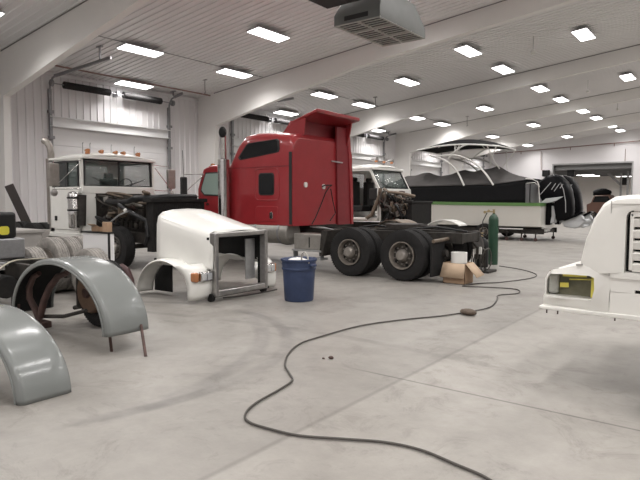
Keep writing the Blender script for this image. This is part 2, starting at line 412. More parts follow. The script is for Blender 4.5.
for i, (x, y, lb, g) in enumerate(pos):
    o = lt if i == 0 else copy_tree(lt)
    o.location = (x, y, CZ(x) - .2); o.rotation_euler = (0, -.0997 if x < 0 else .0997, 0); tag(o, lb, 'ceiling light', g)

# conduits and pipes
def pipe(name, pts, r, m, label, cat='pipe', n=8):
    at(pts[0]); o = MB().tube(pts, r, n).build(name, m); return tag(o, label, cat)
pipe('gas_pipe', [(XW + .9, 8.6, CZ(XW + .9) - .09), (XW + .9, 17.0, CZ(XW + .9) - .09)], .03, M['pipe'], 'red-brown pipe along the ceiling above the first overhead door')
for k, (y0, y1) in enumerate(((8.6, 17.0), (17.3, 25.8), (26.1, 34.6))):
    pipe('electrical_conduit', [(-15.9, y0, CZ(-15.9) - .05), (-15.9, y1, CZ(-15.9) - .05)], .014, M['conduit'],
         ['thin grey conduit joining the two lights before the first full beam', 'thin grey conduit joining lights above the red truck roof', 'thin grey conduit in the far bay above the boat'][k], 'conduit')
pipe('back_wall_pipe', [(-19.6, YB - .22, 5.98), (-2, YB - .22, 6.62)], .035, M['pipe'], 'red-brown pipe running under the beam on the back wall')
hk = [(214, 75, 87, -17.), (343, 105, 113, 0), (420, 122, 131, 0)]
for k, (x, y, z, ln) in enumerate(((-17.6, 15.4, 0, .45), (-15.0, 24.0, 0, .45), (-14.2, 33.3, 0, .5))):
    at((x, y, CZ(x)))
    o = MB(); o.cyl((x, y, CZ(x)), (x, y, CZ(x) - ln), .018, 6); o.box(x - .1, x + .1, y - .04, y + .04, CZ(x) - .04, CZ(x)); o.tube([(x, y, CZ(x) - ln), (x + .05, y, CZ(x) - ln - .06), (x, y, CZ(x) - ln - .11), (x - .05, y, CZ(x) - ln - .07)], .015, 6)
    tag(o.build('ceiling_hook', M['conduit']), ['short dark hook hanging from the ceiling left of the red truck', 'short dark hook hanging from the ceiling above the red roof deflector', 'short dark hook hanging above the white cab and boat'][k], 'hook')
PEND = ((-6.6, 21.26, .62), (-6.76, 30.42, .6), (-6.67, 37.51, .6))
for k, (x, y, ln) in enumerate(PEND):
    z = CZ(x); o = thing('pendant_fitting', ['slim pendant fitting hanging between the two square lights near top right', 'slim pendant fitting hanging below the beam at right, middle of three', 'slim pendant fitting hanging at right, farthest of three'][k], 'pendant', (x, y, z), 0, 'slim pendant fittings')
    MB().cyl((x, y, z), (x, y, z - ln + .15), .012, 6).build('rod', M['galvlight'], o)
    MB().lathe([(z - ln + .16, .02), (z - ln + .1, .05), (z - ln, .075), (z - ln - .02, .06)], (x, y, 0), 'z', 14).build('head', M['paper'], o)

# hanging unit heater
hx0, hx1, hy0, hy1, hz = -7.85, -6.62, 10.75, 12.9, 5.6
h = thing('unit_heater', 'large grey box heater hung from the ceiling with a slotted grille underneath', 'heater', ((hx0+hx1)/2, (hy0+hy1)/2, CZ(-7.2)))
b = MB()
for dz0, dz1, g0, g1 in ((.28, .8, 0, .14),):
    v0 = [(hx0, hy0, hz + .0), (hx1, hy0, hz), (hx1, hy1, hz), (hx0, hy1, hz)]
    v1 = [(hx0, hy0, hz + .22), (hx1, hy0, hz + .22), (hx1, hy1, hz + .22), (hx0, hy1, hz + .22)]
    v2 = [(hx0 + .12, hy0 + .3, hz + .75), (hx1 - .12, hy0 + .3, hz + .75), (hx1 - .12, hy1 - .35, hz + .75), (hx0 + .12, hy1 - .35, hz + .75)]
    fs = []
    for k in (0, 4):
        for j in range(4): fs.append((k + j, k + (j+1) % 4, k + 4 + (j+1) % 4, k + 4 + j))
    fs.append((8, 9, 10, 11)); b.add(v0 + v1 + v2, fs)
b.build('casing', M['heater'], h, bevel=.02)
MB().box(hx0 + .04, hx1 - .04, hy0 + .04, hy1 - .04, hz + .1, hz + .13).build('inner_plate', M['heatdark'], h)
g = MB()
lv = MB()
for k in range(15):
    y = hy0 + .08 + k * (hy1 - hy0 - .16) / 14; lv.box(hx0 + .04, hx1 - .04, y - .014, y + .014, hz + .0, hz + .02)
lv.build('louvre', M['grille'], h)
for k in range(3):
    x = hx0 + .03 + k * (hx1 - hx0 - .06) / 2; g.box(x - .025, x + .025, hy0 + .03, hy1 - .03, hz - .01, hz + .02)
for k in range(4):
    y = hy0 + .03 + k * (hy1 - hy0 - .06) / 3; g.box(hx0, hx1, y - .02, y + .02, hz - .012, hz + .018)
g.build('grille', M['grille'], h)
g = MB()
for x in (hx0 + .2, hx1 - .2):
    for y in (hy0 + .4, hy1 - .45): g.cyl((x, y, hz + .7), (x, y, CZ(x)), .015, 6)
g.build('hanging_rod', M['galv'], h)
g = MB(); g.box(hx0 + .3, hx1 - .3, hy0 - .012, hy0 + .002, hz + .06, hz + .16); g.build('side_slot', M['heatdark'], h)
at((-7.4, 10.0, 6.2)); tag(MB().box(-7.85, -6.9, 9.4, 10.5, 5.92, 6.3).build('ceiling_duct', M['heatdark'], bevel=.02), 'black square duct mouth hanging just left of the grey heater', 'duct')
at((-7.4, 10.0, 6.9)); tag(MB().box(-7.6, -7.1, 9.7, 10.2, 6.3, CZ(-7.6) - .04).build('duct_riser', M['galv']), 'short duct riser joining the black duct mouth to the ceiling', 'duct')

# ------------------------------------------------------------------ wheels
def tyre_prof(w, R, ri):
    h = w / 2
    p = [(-h*.62, ri), (-h*.86, ri + .02), (-h, ri + (R-ri)*.45), (-h*.97, R - .05), (-h*.86, R - .012)]
    for k in range(4):
        c = -h*.55 + k * h*1.1/3; g = .008
        p += [(c - g, R), (c - g*.6, R - .009), (c + g*.6, R - .009), (c + g, R)]
    p += [(h*.86, R - .012), (h*.97, R - .05), (h, ri + (R-ri)*.45), (h*.86, ri + .02), (h*.62, ri)]
    return p
def wheel(parent, cx, cy, cz, R=.515, w=.27, out=-1, tm=None, rimm=None, rimless=False, hubr=.11, name='wheel'):
    t = MB(); t.lathe(tyre_prof(w, R, R*.53), (cx, cy, cz), 'y', 56, closed=True)
    n = 60
    for k in range(n):     # shoulder lugs
        a = 2*PI*k/n
        for s in (-1, 1):
            c = V((cx + math.sin(a)*(R-.009), cy + s*w*.37, cz + math.cos(a)*(R-.009))); t.obox(c, (.022, w*.14, .012), (0, a, 0))
    o = t.build(name, tm or M['tyre'], parent)
    if rimless: return o
    ri = R*.53; f = cy + out * w/2
    i = -out
    r = MB(); r.lathe([(f + out*.012, ri - .012), (f + out*.012, ri + .006), (f + i*.03, ri + .004), (f + i*.06, ri - .02), (f + i*.12, ri - .03), (f + i*.125, ri - .012), (cy - out*w/2, ri)], (cx, 0, cz), 'y', 40, caps=False)
    ro = r.build('rim', rimm or M['rim'], o)
    r = MB(); r.lathe([(f + i*.13, ri - .02), (f + i*.12, ri - .022), (f + i*.115, ri*.62), (f + i*.085, ri*.52), (f + i*.085, .02), (f + i*.10, .02), (f + i*.135, ri*.6), (f + i*.15, ri - .02)], (cx, 0, cz), 'y', 40, caps=False)
    hh = [V((cx + math.sin(2*PI*k/5 + .3)*ri*.76, f + i*.112, cz + math.cos(2*PI*k/5 + .3)*ri*.76)) for k in range(5)]
    for c in hh: r.lathe([(f + i*.125, .036), (f + i*.100, .036)], (c.x, 0, c.z), 'y', 12)
    dd = r.build('disc', M['disc'], o); dd.data.materials.append(M['hole'])
    for p_ in dd.data.polygons:
        q_ = p_.center + ORG
        if any(math.hypot(q_.x - c.x, q_.z - c.z) < .034 and len(p_.vertices) > 6 for c in hh): p_.material_index = 1
    r = MB(); r.lathe([(f + i*.06, hubr*1.15), (f + i*.01, hubr*1.1), (f + out*.03, hubr), (f + out*.06, hubr*.75), (f + out*.065, .01)], (cx, 0, cz), 'y', 24)
    for k in range(10):
        a = 2*PI*k/10; r.lathe([(f + i*.06, .014), (f + i*.02, .014), (f + i*.018, .003)], (cx + math.sin(a)*hubr*1.55, 0, cz + math.cos(a)*hubr*1.55), 'y', 6)
    r.build('hub', M['hub'], o)
    return o

def rrect(x0, x1, z0, z1, r, n=4):
    p = []
    for cx, cz, a in ((x1-r, z1-r, 0), (x0+r, z1-r, 90), (x0+r, z0+r, 180), (x1-r, z0+r, 270)):
        p += [(cx + r*math.cos(math.radians(a + 90*k/n)), cz + r*math.sin(math.radians(a + 90*k/n))) for k in range(n+1)]
    return p

def jumble(parent, x0, x1, y0, y1, z0, z1, seed, dens=1.):
    """engine: block, covers, pipes, belts and hoses as separate parts"""
    R = random.Random(seed); lx, ly, lz = x1-x0, y1-y0, z1-z0
    b = MB(); b.box(x0 + .1*lx, x1 - .22*lx, y0 + .3*ly, y1 - .3*ly, z0, z1 - .25*lz)
    for k in range(6):
        xx = x0 + lx*(.14 + .1*k); b.box(xx, xx + .07*lx, y0 + .24*ly, y1 - .26*ly, z0 + .1*lz, z1 - .42*lz)
        b.cyl((xx + .03, y0 + .25*ly, z0 + lz*.3), (xx + .03, y0 + .2*ly, z0 + lz*.3), .035, 10)
    b.build('engine_block', M['grease'], parent, bevel=.012)
    b = MB()
    for k in range(3):
        xx = x0 + lx*(.12 + .2*k); b.box(xx, xx + .17*lx, y0 + .34*ly, y1 - .34*ly, z1 - .25*lz, z1 - .1*lz)
        for q in range(4): b.cyl((xx + .02 + q*.05*lx, y0 + .36*ly, z1 - .12*lz), (xx + .02 + q*.05*lx, y0 + .36*ly, z1 - .08*lz), .012, 6)
    b.build('valve_cover', M['enginemid'], parent, bevel=.015)
    b = MB(); b.tube([(x0 + .15*lx, y0 + .22*ly, z1 - .35*lz), (x0 + .4*lx, y0 + .15*ly, z1 - .32*lz), (x0 + .62*lx, y0 + .18*ly, z1 - .36*lz)], .05, 12)
    for k in range(4):
        xx = x0 + lx*(.18 + .13*k); b.tube([(xx, y0 + .17*ly, z1 - .34*lz), (xx, y0 + .22*ly, z1 - .42*lz), (xx, y0 + .32*ly, z1 - .45*lz)], .03, 8)
    b.build('exhaust_manifold', M['rust'], parent)
    b = MB(); c = (x0 + .5*lx, y0 + .1*ly, z1 - .5*lz)
    b.lathe([(-.1, .02), (-.1, .09), (-.04, .13), (0, .13), (.03, .08), (.05, .11), (.11, .1), (.12, .02)], c, 'x', 20); b.cyl((c[0], c[1] - .09, c[2] + .05), (c[0] + .02, c[1] - .1, c[2] + .2), .05, 12)
    b.build('turbocharger', M['enginetan'], parent)
    for q, (fy, fz, rr) in enumerate(((.45, .3, .13), (.32, .55, .08), (.6, .6, .09), (.5, .8, .06))):
        b = MB(); xx = x1 - .2*lx; b.lathe([(xx, .02), (xx, rr), (xx + .02, rr*.85), (xx + .04, rr), (xx + .05, .02)], (0, y0 + fy*ly, z0 + fz*lz), 'x', 20)
        b.build('pulley', M['enginemid'], parent)
    for q in range(int(9*dens)):
        p = [V((x0 + R.random()*lx, y0 + R.random()*ly*.4, z0 + lz*(.15 + .8*R.random())))]
        for _ in range(4):
            d = V((R.uniform(-.3, .3)*lx, R.uniform(-.12, .12)*ly, R.uniform(-.25, .25)*lz)); w = p[-1] + d
            w.x = min(max(w.x, x0), x1); w.y = min(max(w.y, y0), y1); w.z = min(max(w.z, z0), z1); p.append(w)
        sm = []
        for i in range(len(p) - 1):
            for k in range(4):
                t = k/4; a_ = p[max(i-1, 0)]; b_ = p[i]; c_ = p[i+1]; d_ = p[min(i+2, len(p)-1)]
                sm.append(.5*((2*b_) + (c_-a_)*t + (2*a_-5*b_+4*c_-d_)*t*t + (-a_+3*b_-3*c_+d_)*t**3))
        sm.append(p[-1])
        MB().tube(sm, R.choice([.012, .018, .026, .034]), 8).build('engine_hose', R.choice([M['hose'], M['grease'], M['enginemid'], M['hose'], M['enginetan'], M['rust']]), parent)
    for q in range(int(8*dens)):
        c = V((x0 + lx*R.uniform(.08, .85), y0 + ly*R.uniform(.05, .3), z0 + lz*R.uniform(.1, .85)))
        b = MB()
        if q % 2: b.obox(c, (R.uniform(.06, .16), R.uniform(.05, .12), R.uniform(.06, .18)), (0, R.uniform(-.5, .5), 0))
        else: b.lathe([(-.06, .02), (-.06, .05), (.05, .05), (.06, .035), (.09, .03), (.09, .005)], c, R.choice(['z', 'x']), 14)
        b.build('engine_fitting', R.choice([M['enginemid'], M['grease'], M['alu'], M['grease'], M['rust']]), parent, bevel=.006)

def cab_shell(parent, xr, xf, y0, y1, zb, zs, zt, pm, wsz=(None), rearwin=True, door=True, rake=.0, firewall=True):
    """conventional day cab facing +x. xr rear, xf windscreen base, zb bottom, zs sill, zt roof edge"""
    p = .07
    b = MB()
    # rear wall with window opening
    ym = (y0+y1)/2
    b.box(xr, xr + .05, y0, y1, zb, zs + .08); b.box(xr, xr + .05, y0, y0 + .45, zs + .08, zt); b.box(xr, xr + .05, y1 - .45, y1, zs + .08, zt); b.box(xr, xr + .05, y0 + .45, y1 - .45, zt - .12, zt)
    for yy in (y0, y1 - .05):
        if door or yy != y0:
            b.box(xr, xr + .22, yy, yy + .05, zb, zt); b.box(xf - .12, xf + (.0), yy, yy + .05, zb, zs)
        else:
            b.box(xr, xr + .07, yy, yy + .05, zb, zt); b.box(xf - .1, xf, yy, yy + .05, zb, zs)
        b.box(xr, xf - .02, yy, yy + .05, zb, zb + .12); b.box(xr, xf - rake, yy, yy + .05, zt - .09, zt)
        # A pillar
        b.add([(xf - .09, yy, zs), (xf, yy, zs), (xf, yy + .07, zs), (xf - .09, yy + .07, zs), (xf - rake - .09, yy, zt), (xf - rake, yy, zt), (xf - rake, yy + .07, zt), (xf - rake - .09, yy + .07, zt)],
              [(0,3,2,1),(4,5,6,7),(0,1,5,4),(1,2,6,5),(2,3,7,6),(3,0,4,7)])
    b.build('cab_frame', pm, parent, bevel=.012)
    # cowl around the bay opening
    b = MB(); b.box(xf - .05, xf + .04, y0, y1, zs - .16, zs); b.box(xf - .05, xf + .04, y0, y0 + (.36 if door else .04), zb, zs - .16); b.box(xf - .05, xf + .04, y1 - .12, y1, zb, zs - .16); b.box(xf - .05, xf + .04, y0, y1, zs - .02, zs + .02)
    b.build('cowl', pm, parent, bevel=.03, seg=3)
    MB().box(xf - .1, xf - .05, y0 + .05, y1 - .05, zb, zs - .05).build('firewall', M['grease'], parent)
    # roof, crowned
    def roof(u, v):
        x = xr + (xf - rake + .1 - xr) * u; y = y0 + (y1 - y0) * v
        e = (1 - abs(2*v - 1)**3) ; f = (1 - max(0, (u - .6)/.4)**3*.55)*(min(1, .55 + u*2)); return (x, y, zt - .02 + .17*e*f)
    b = MB(); b.grid(roof, 14, 20); b.build('roof', pm, parent, thick=.04)
    b = MB(); b.prism([(xr, zt - .04), (xf - rake + .1, zt - .05), (xf - rake + .1, zt + .04), (xr, zt + .02)], y0 - .01, y1 + .01); b.build('roof_edge', pm, parent, bevel=.02, seg=3)
    MB().box(xr + .05, xf - .1, y0 + .05, y1 - .05, zb + .04, zb + .1).build('cab_floor', M['seat'], parent)
    MB().box(xf - .45, xf - .12, y0 + .06, y1 - .06, zs - .35, zs + .03).build('dashboard', M['seat'], parent, bevel=.04)
    for yy in (y0 + .3, y1 - .8):
        b = MB(); b.box(xr + .25, xr + .75, yy, yy + .5, zb + .3, zb + .5); b.box(xr + .18, xr + .34, yy, yy + .5, zb + .45, zs + .28); b.box(xr + .2, xr + .32, yy + .12, yy + .38, zs + .28, zs + .42); b.build('seat', M['seat'], parent, bevel=.04, seg=3)
    b = MB(); b.tube([(xf - .5 + .12*math.cos(t*PI/8)*.5, y1 - .55 + .2*math.sin(t*PI/8), zs + .08 + .17*math.cos(t*PI/8)) for t in range(16)], .014, 8, closed=True); b.build('steering_wheel', M['black'], parent)
    # windscreen, two panes with a divider
    for k, (ya, yb) in enumerate(((y0 + .1, ym - .02), (ym + .02, y1 - .1)) if door else ((y0 + .1, y1 - .1),)):
        b = MB(); z0_, z1_ = zs + .05, zt - .09; fr = lambda z: xf - .03 - rake * (z - zs) / (zt - zs)
        b.add([(fr(z0_), ya, z0_), (fr(z0_), yb, z0_), (fr(z1_), yb, z1_), (fr(z1_), ya, z1_)], [(0,1,2,3)]); b.build('windshield', M['windshield'], parent, thick=.008)
    b = MB(); z0_, z1_ = zs + .03, zt - .06; fr = lambda z: xf - .02 - rake * (z - zs) / (zt - zs)
    lp = [(fr(z0_), y0 + .08, z0_), (fr(z0_), y1 - .08, z0_), (fr(z1_), y1 - .1, z1_), (fr(z1_), y0 + .1, z1_)]
    for i in range(4): b.beam(lp[i], lp[(i+1) % 4], .045, .045)
    if door: b.beam((fr(z0_), ym, z0_), (fr(z1_), ym, z1_), .035, .035)
    b.build('windshield_gasket', M['rubber'], parent)
    for s_ in (-1, 1):
        b = MB(); b.beam((fr(z0_) + .03, ym + s_*.12, z0_), (fr(z0_ + .3) + .035, ym + s_*.55, z0_ + .12), .015, .015); b.beam((fr(z0_ + .05) + .04, ym + s_*.3, z0_ + .02), (fr(z0_ + .25) + .04, ym + s_*.75, z0_ + .2), .02, .012); b.build('wiper', M['black'], parent)
    b = MB(); b.box(xr + .02, xr + .03, y0 + .45, y1 - .45, zs + .08, zt - .12); b.build('rear_window', M['windshield'], parent)

# ------------------------------------------------------------------ white truck with exposed engine bay
t = thing('semi_truck', 'white day-cab truck with open engine bay and amber roof lights by the first overhead door', 'truck', (-13.6, 8.5, 0))
wt = t
xr, xf, y0, y1, zb, zs, zt = -14.6, -13.05, 7.45, 9.55, .80, 1.95, 2.68
cab_shell(t, xr, xf, y0, y1, zb, zs, zt, M['white'])
# door with window
b = MB(); b.box(xr + .2, xf - .1, y0 - .02, y0 + .04, zb + .08, zs); d = b.build('door', M['white'], t, bevel=.015)
b = MB()
for p_, q_ in (((xr + .22, y0, zs), (xr + .22, y0, zt - .1)), ((xf - .62, y0, zs), (xf - .62, y0, zt - .1)), ((xf - .12, y0, zs), (xf - .12, y0, zt - .1)), ((xr + .22, y0, zt - .1), (xf - .12, y0, zt - .1))): b.beam(p_, q_, .04, .05)
b.build('window_frame', M['rubber'], d)
MB().box(xf - .6, xf - .14, y0 + .0, y0 + .01, zs, zt - .1).build('vent_window', M['windshield'], d)
MB().box(xr + .24, xf - .64, y0 + .0, y0 + .01, zs, zt - .1).build('side_window', M['glass'], d)
MB().box(xr + .3, xr + .40, y0 - .045, y0 - .02, zb + .3, zb + .42).build('handle', M['black'], d, bevel=.01)
MB().box(xr - .02, xf + .25, y0 - .03, y0 + .3, zb - .12, zb + .0).build('step_panel', M['white'], t, bevel=.02)
# mirrors with arms
for s_, yy, name in ((-1, y0, 0), (1, y1, 1)):
    my = yy + (-.55 if s_ < 0 else .78); mx = xf - .25
    b = MB(); b.box(mx - .06, mx + .05, my - .13, my + .13, 1.95, 2.5); mo = b.build('mirror', M['hub'], t, bevel=.03, seg=3)
    b = MB()
    b.tube([(xf, yy, 2.58), (mx, my, 2.56), (mx, my, 1.88), (xf - .05, yy, 1.90)], .013, 6); b.tube([(mx, my, 1.92), (xf, yy + s_*.05, 2.5)], .012, 6)
    b.build('mirror_arm', M['chrome'], mo)
    MB().sphere((mx, my, 1.80), .09, .6, 1, 1).build('round_mirror', M['dullchrome'], mo)
for k, yy in enumerate((7.68, 8.05, 8.45, 8.68, 9.12)):
    b = MB(); b.lathe([(-.11, .012), (-.09, .028), (.03, .043), (.07, .038), (.09, .01)], (xf - .08, yy, zt + .17), 'x', 14); b.box(xf - .14, xf - .02, yy - .03, yy + .03, zt + .08, zt + .14)
    b.build('marker_light', M['amber'], t)
for yy in (7.8, 8.0, 8.6, 9.3): MB().tube([(xf - .5, yy, zt + .12), (xf - .5, yy, zt + .36), (xf - .47, yy, zt + .4)], .012, 6).build('roof_antenna', M['galvlight'], t)
# exhaust stack, curved tip
sx, sy = xr - .1, y0 + .12
MB().tube([(sx, sy, .7), (sx, sy, 2.85), (sx - .02, sy - .01, 3.0), (sx - .1, sy - .03, 3.12), (sx - .22, sy - .06, 3.18)], .085, 16).build('exhaust_stack', M['hub'], t)
MB().lathe([(1.0, .08), (1.0, .13), (2.7, .13), (2.7, .08)], (sx, sy, 0), 'z', 20).build('muffler', M['hub'], t)
# air cleaner by the cowl
b = MB(); b.lathe([(.92, .05), (.95, .13), (1.25, .14), (1.3, .15), (1.34, .14), (1.75, .14), (1.8, .12), (1.83, .05)], (xf - .08, y0 - .16, 0), 'z', 24); b.build('air_cleaner', M['chrome'], t)
b = MB(); b.lathe([(1.36, .145), (1.36, .156), (1.40, .156), (1.40, .145)], (xf - .08, y0 - .16, 0), 'z', 24, True); b.lathe([(1.66, .145), (1.66, .156), (1.70, .156), (1.70, .145)], (xf - .08, y0 - .16, 0), 'z', 24, True); b.build('clamp', M['black'], t)
b = MB(); b.tube([(xf + .05, y0 - .05, 1.0), (xf + .06, y0 - .02, 1.75)], .1, 16); b.build('intake_canister', M['frame'], t)
# engine bay
jumble(t, -13.0, -11.0, 7.75, 9.3, .85, 1.8, 3, 1.6)
b = MB(); b.box(-10.92, -10.70, 7.78, 9.30, .45, 1.60); b.box(-10.97, -10.66, 7.72, 9.36, 1.57, 1.66)
for k in range(26): b.box(-10.695, -10.68, 7.84 + k*.055, 7.86 + k*.055, .5, 1.57)
b.build('radiator', M['radiator'], t, bevel=.01)
MB().tube([(-12.9, 7.95, 1.62), (-12.4, 7.85, 1.58), (-12.0, 7.85, 1.55), (-11.6, 7.8, 1.58), (-11.3, 7.75, 1.66), (-10.95, 7.9, 1.66), (-10.8, 8.3, 1.69), (-10.8, 9.1, 1.69)], .075, 14).build('air_intake_pipe', M['hose'], t)
MB().tube([(-11.9, 7.72, 1.5), (-11.3, 7.7, 1.3), (-10.95, 7.8, 1.15), (-10.85, 7.75, .8), (-11.0, 7.8, .6)], .05, 12).build('radiator_hose', M['hose'], t)
MB().tube([(-12.2, 7.68, 1.1), (-11.7, 7.6, 1.28), (-11.35, 7.58, 1.36)], .02, 8).build('dipstick_tube', M['galvlight'], t)
MB().sphere((-11.55, 7.66, 1.38), .05).build('coolant_cap', M['paper'], t)
b = MB()
for yy in (8.05, 8.95): b.box(-17.8, -10.6, yy - .04, yy + .04, .6, .86)
for xx in (-17.6, -16.3, -14.2, -12, -10.8): b.box(xx, xx + .1, 8.05, 8.95, .62, .84)
b.build('chassis_frame', M['frame'], t, bevel=.01)
for (xx, yy, o_) in ((-11.95, 7.72, -1), (-11.95, 9.28, 1)): wheel(t, xx, yy, .5, .5, .28, o_, rimm=M['disc'])
for xx in (-17.25, -15.95):
    for yy, o_ in ((7.65, -1), (7.95, -1), (9.35, 1), (9.05, 1)): wheel(t, xx, yy, .5, .5, .26, o_)
MB().cyl((-11.95, 7.6, .5), (-11.95, 9.4, .5), .06, 12).build('front_axle', M['frame'], t)
b = MB(); b.cyl((-15.35, 7.65, .62), (-14.7, 7.65, .62), .22, 28); b.build('fuel_tank', M['alu'], t, bevel=.02)

# ------------------------------------------------------------------ red sleeper truck, nose to the wall
t = thing('semi_truck', 'red sleeper-cab truck with bare rear chassis and raised roof deflector', 'truck', (-8.5, 11.1, 0))
RY0, RY1 = 9.9, 12.3
# sleeper body : side profile swept across with rounded long edges
def ringrect(x, ya, yb, za, zb_, r, n=5):
    out = []
    for cy, cz, a in ((yb - r, zb_ - r, 0), (ya + r, zb_ - r, 90), (ya + .03, za + .03, 180), (yb - .03, za + .03, 270)):
        rr = r if a < 180 else .03
        out += [(x, cy + rr*math.cos(math.radians(a + 90*k/n)), cz + rr*math.sin(math.radians(a + 90*k/n))) for k in range(n+1)]
    return out
st = [(-8.38, 3.05, .34), (-8.46, 3.16, .34), (-8.9, 3.20, .26), (-9.6, 3.24, .25), (-9.95, 3.20, .24), (-10.12, 3.05, .22), (-10.28, 2.80, .2), (-10.42, 2.58, .18), (-10.46, 2.42, .18)]
b = MB(); vs = []; fs = []; n = 24
for x, z, r in st: vs += ringrect(x, RY0, RY1, 1.02, z, r)
for i in range(len(st) - 1):
    for j in range(n): fs.append((i*n + j, i*n + (j+1) % n, (i+1)*n + (j+1) % n, (i+1)*n + j))
fs += [tuple(range(n)), tuple(range((len(st)-1)*n, len(st)*n))]
sl = b.add(vs, fs).build('sleeper', M['red'], t, bevel=.012, smooth=28)
def side_window(x0, x1, z0, z1, poly=None, nm='sleeper_window'):
    pl = poly or rrect(x0, x1, z0, z1, .07)
    cx = sum(p[0] for p in pl)/len(pl); cz = sum(p[1] for p in pl)/len(pl)
    big = [(cx + (x-cx)*1.10, cz + (z-cz)*1.10) for x, z in pl]
    f = MB().prism(big, RY0 - .012, RY0 + .02).build(nm, M['rubber'], sl, bevel=.004)
    MB().prism(pl, RY0 - .02, RY0 - .008).build('pane', M['darkglass'], f)
side_window(-9.42, -8.97, 1.76, 2.24)
side_window(0, 0, 0, 0, [(-10.0, 2.62), (-8.86, 2.74), (-8.82, 2.80), (-8.84, 2.98), (-8.90, 3.02), (-9.72, 2.98), (-9.80, 2.95), (-10.06, 2.68)], 'upper_window')
b = MB()   # compartment door outline as a raised rim
rp = rrect(-9.55, -8.80, 1.62, 2.36, .1); b.tube([(x, RY0 - .004, z) for x, z in rp], .012, 6, True)
b.build('window_surround', M['red'], sl)
rp = rrect(-9.55, -8.82, 1.12, 1.48, .08); MB().prism(rp, RY0 - .012, RY0 + .01).build('luggage_door', M['red'], sl, bevel=.008)
MB().prism(rrect(-9.08, -8.98, 1.18, 1.34, .03), RY0 - .03, RY0 - .005).build('latch', M['chrome'], sl, bevel=.004)
MB().box(-8.47, -8.40, RY0 - .03, RY0 + .02, 1.06, 2.72).build('rear_edge_seal', M['rubber'], sl)
MB().box(-10.44, -8.4, RY0 - .012, RY0 + .01, 2.40, 2.415).build('body_seam', M['reddark'], sl)
# marker + hooks on rear wall
b = MB()
for yy, zz in ((10.35, 1.98), (11.05, 1.95)): MB().prism(rrect(yy - .05, yy + .05, zz - .06, zz + .06, .04), -8.38, -8.35, 'x').build('rear_port', M['paper'], sl)
b = MB(); b.tube([(-8.3, 11.2, 1.95), (-8.27, 11.0, 1.8), (-8.3, 10.85, 1.5), (-8.27, 10.6, 1.2), (-8.3, 10.5, 1.05)], .013, 8); b.build('air_line', M['hose'], t)
b = MB(); b.tube([(-8.3, 11.25, 1.9), (-8.27, 11.3, 1.6), (-8.3, 11.45, 1.3), (-8.28, 11.2, 1.12)], .013, 8); b.build('air_line', M['hose'], t)
b = MB(); b.tube([(-8.36, 10.98, 1.95), (-8.3, 11.0, 1.98), (-8.3, 11.3, 1.99), (-8.36, 11.32, 1.97)], .015, 8); b.build('grab_handle', M['black'], t)
b = MB(); b.beam((-8.33, 11.32, 2.58), (-8.28, 11.72, 2.56), .03, .03); b.build('work_lamp_bracket', M['galvlight'], t)
# far side panel rising to the deflector
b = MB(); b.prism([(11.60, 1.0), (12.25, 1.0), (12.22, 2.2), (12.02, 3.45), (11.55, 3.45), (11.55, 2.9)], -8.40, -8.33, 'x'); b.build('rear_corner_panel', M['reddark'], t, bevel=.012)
b = MB(); b.prism([(12.16, 1.0), (12.26, 1.0), (12.22, 2.2), (12.06, 3.48), (11.98, 3.48), (12.08, 2.2)], -8.42, -8.30, 'x'); b.build('side_extender', M['red'], t, bevel=.01)
# roof deflector: a box scoop open to the rear
dx0, dx1, dy0, dy1 = -8.75, -7.98, 10.34, 12.0
b = MB()
top = lambda x: 3.48 + (x - dx0) * .30
b.add([(dx0 - .05, dy0, top(dx0)), (dx1, dy0 - .04, top(dx1)), (dx1, dy1 + .06, top(dx1) - .02), (dx0 - .05, dy1, top(dx0)),
       (dx0 - .05, dy0, top(dx0) - .05), (dx1, dy0 - .04, top(dx1) - .09), (dx1, dy1 + .06, top(dx1) - .11), (dx0 - .05, dy1, top(dx0) - .05)],
      [(0,3,2,1),(4,5,6,7),(0,1,5,4),(1,2,6,5),(2,3,7,6),(3,0,4,7)])
dfl = b.build('roof_deflector', M['red'], t, bevel=.03, seg=3)
b = MB(); b.add([(dx0 - .35, dy0, 3.15), (dx0 - .05, dy0, top(dx0)), (dx0 - .05, dy1, top(dx0)), (dx0 - .35, dy1, 3.15)], [(0,1,2,3)]); b.build('front_slope', M['red'], dfl, thick=.04)
b = MB(); b.prism([(dx0 - .35, 3.13), (-8.42, 3.13), (-8.36, top(-8.36) - .06), (dx0 - .05, top(dx0) - .02)], dy0, dy0 + .04); b.build('near_cheek', M['red'], dfl, bevel=.01)
b = MB(); b.prism([(dx0 - .35, 3.13), (-8.30, 3.0), (-8.16, top(-8.16) - .06), (dx0 - .05, top(dx0) - .02)], dy1 - .04, dy1); b.build('far_cheek', M['red'], dfl, bevel=.01)
b = MB(); b.prism([(dy0 + .04, 3.16), (dy1 - .04, 3.16), (dy1 - .04, top(-8.5) - .03), (dy0 + .04, top(-8.5) - .03)], -8.60, -8.56, 'x'); b.build('inner_panel', M['reddark'], dfl)
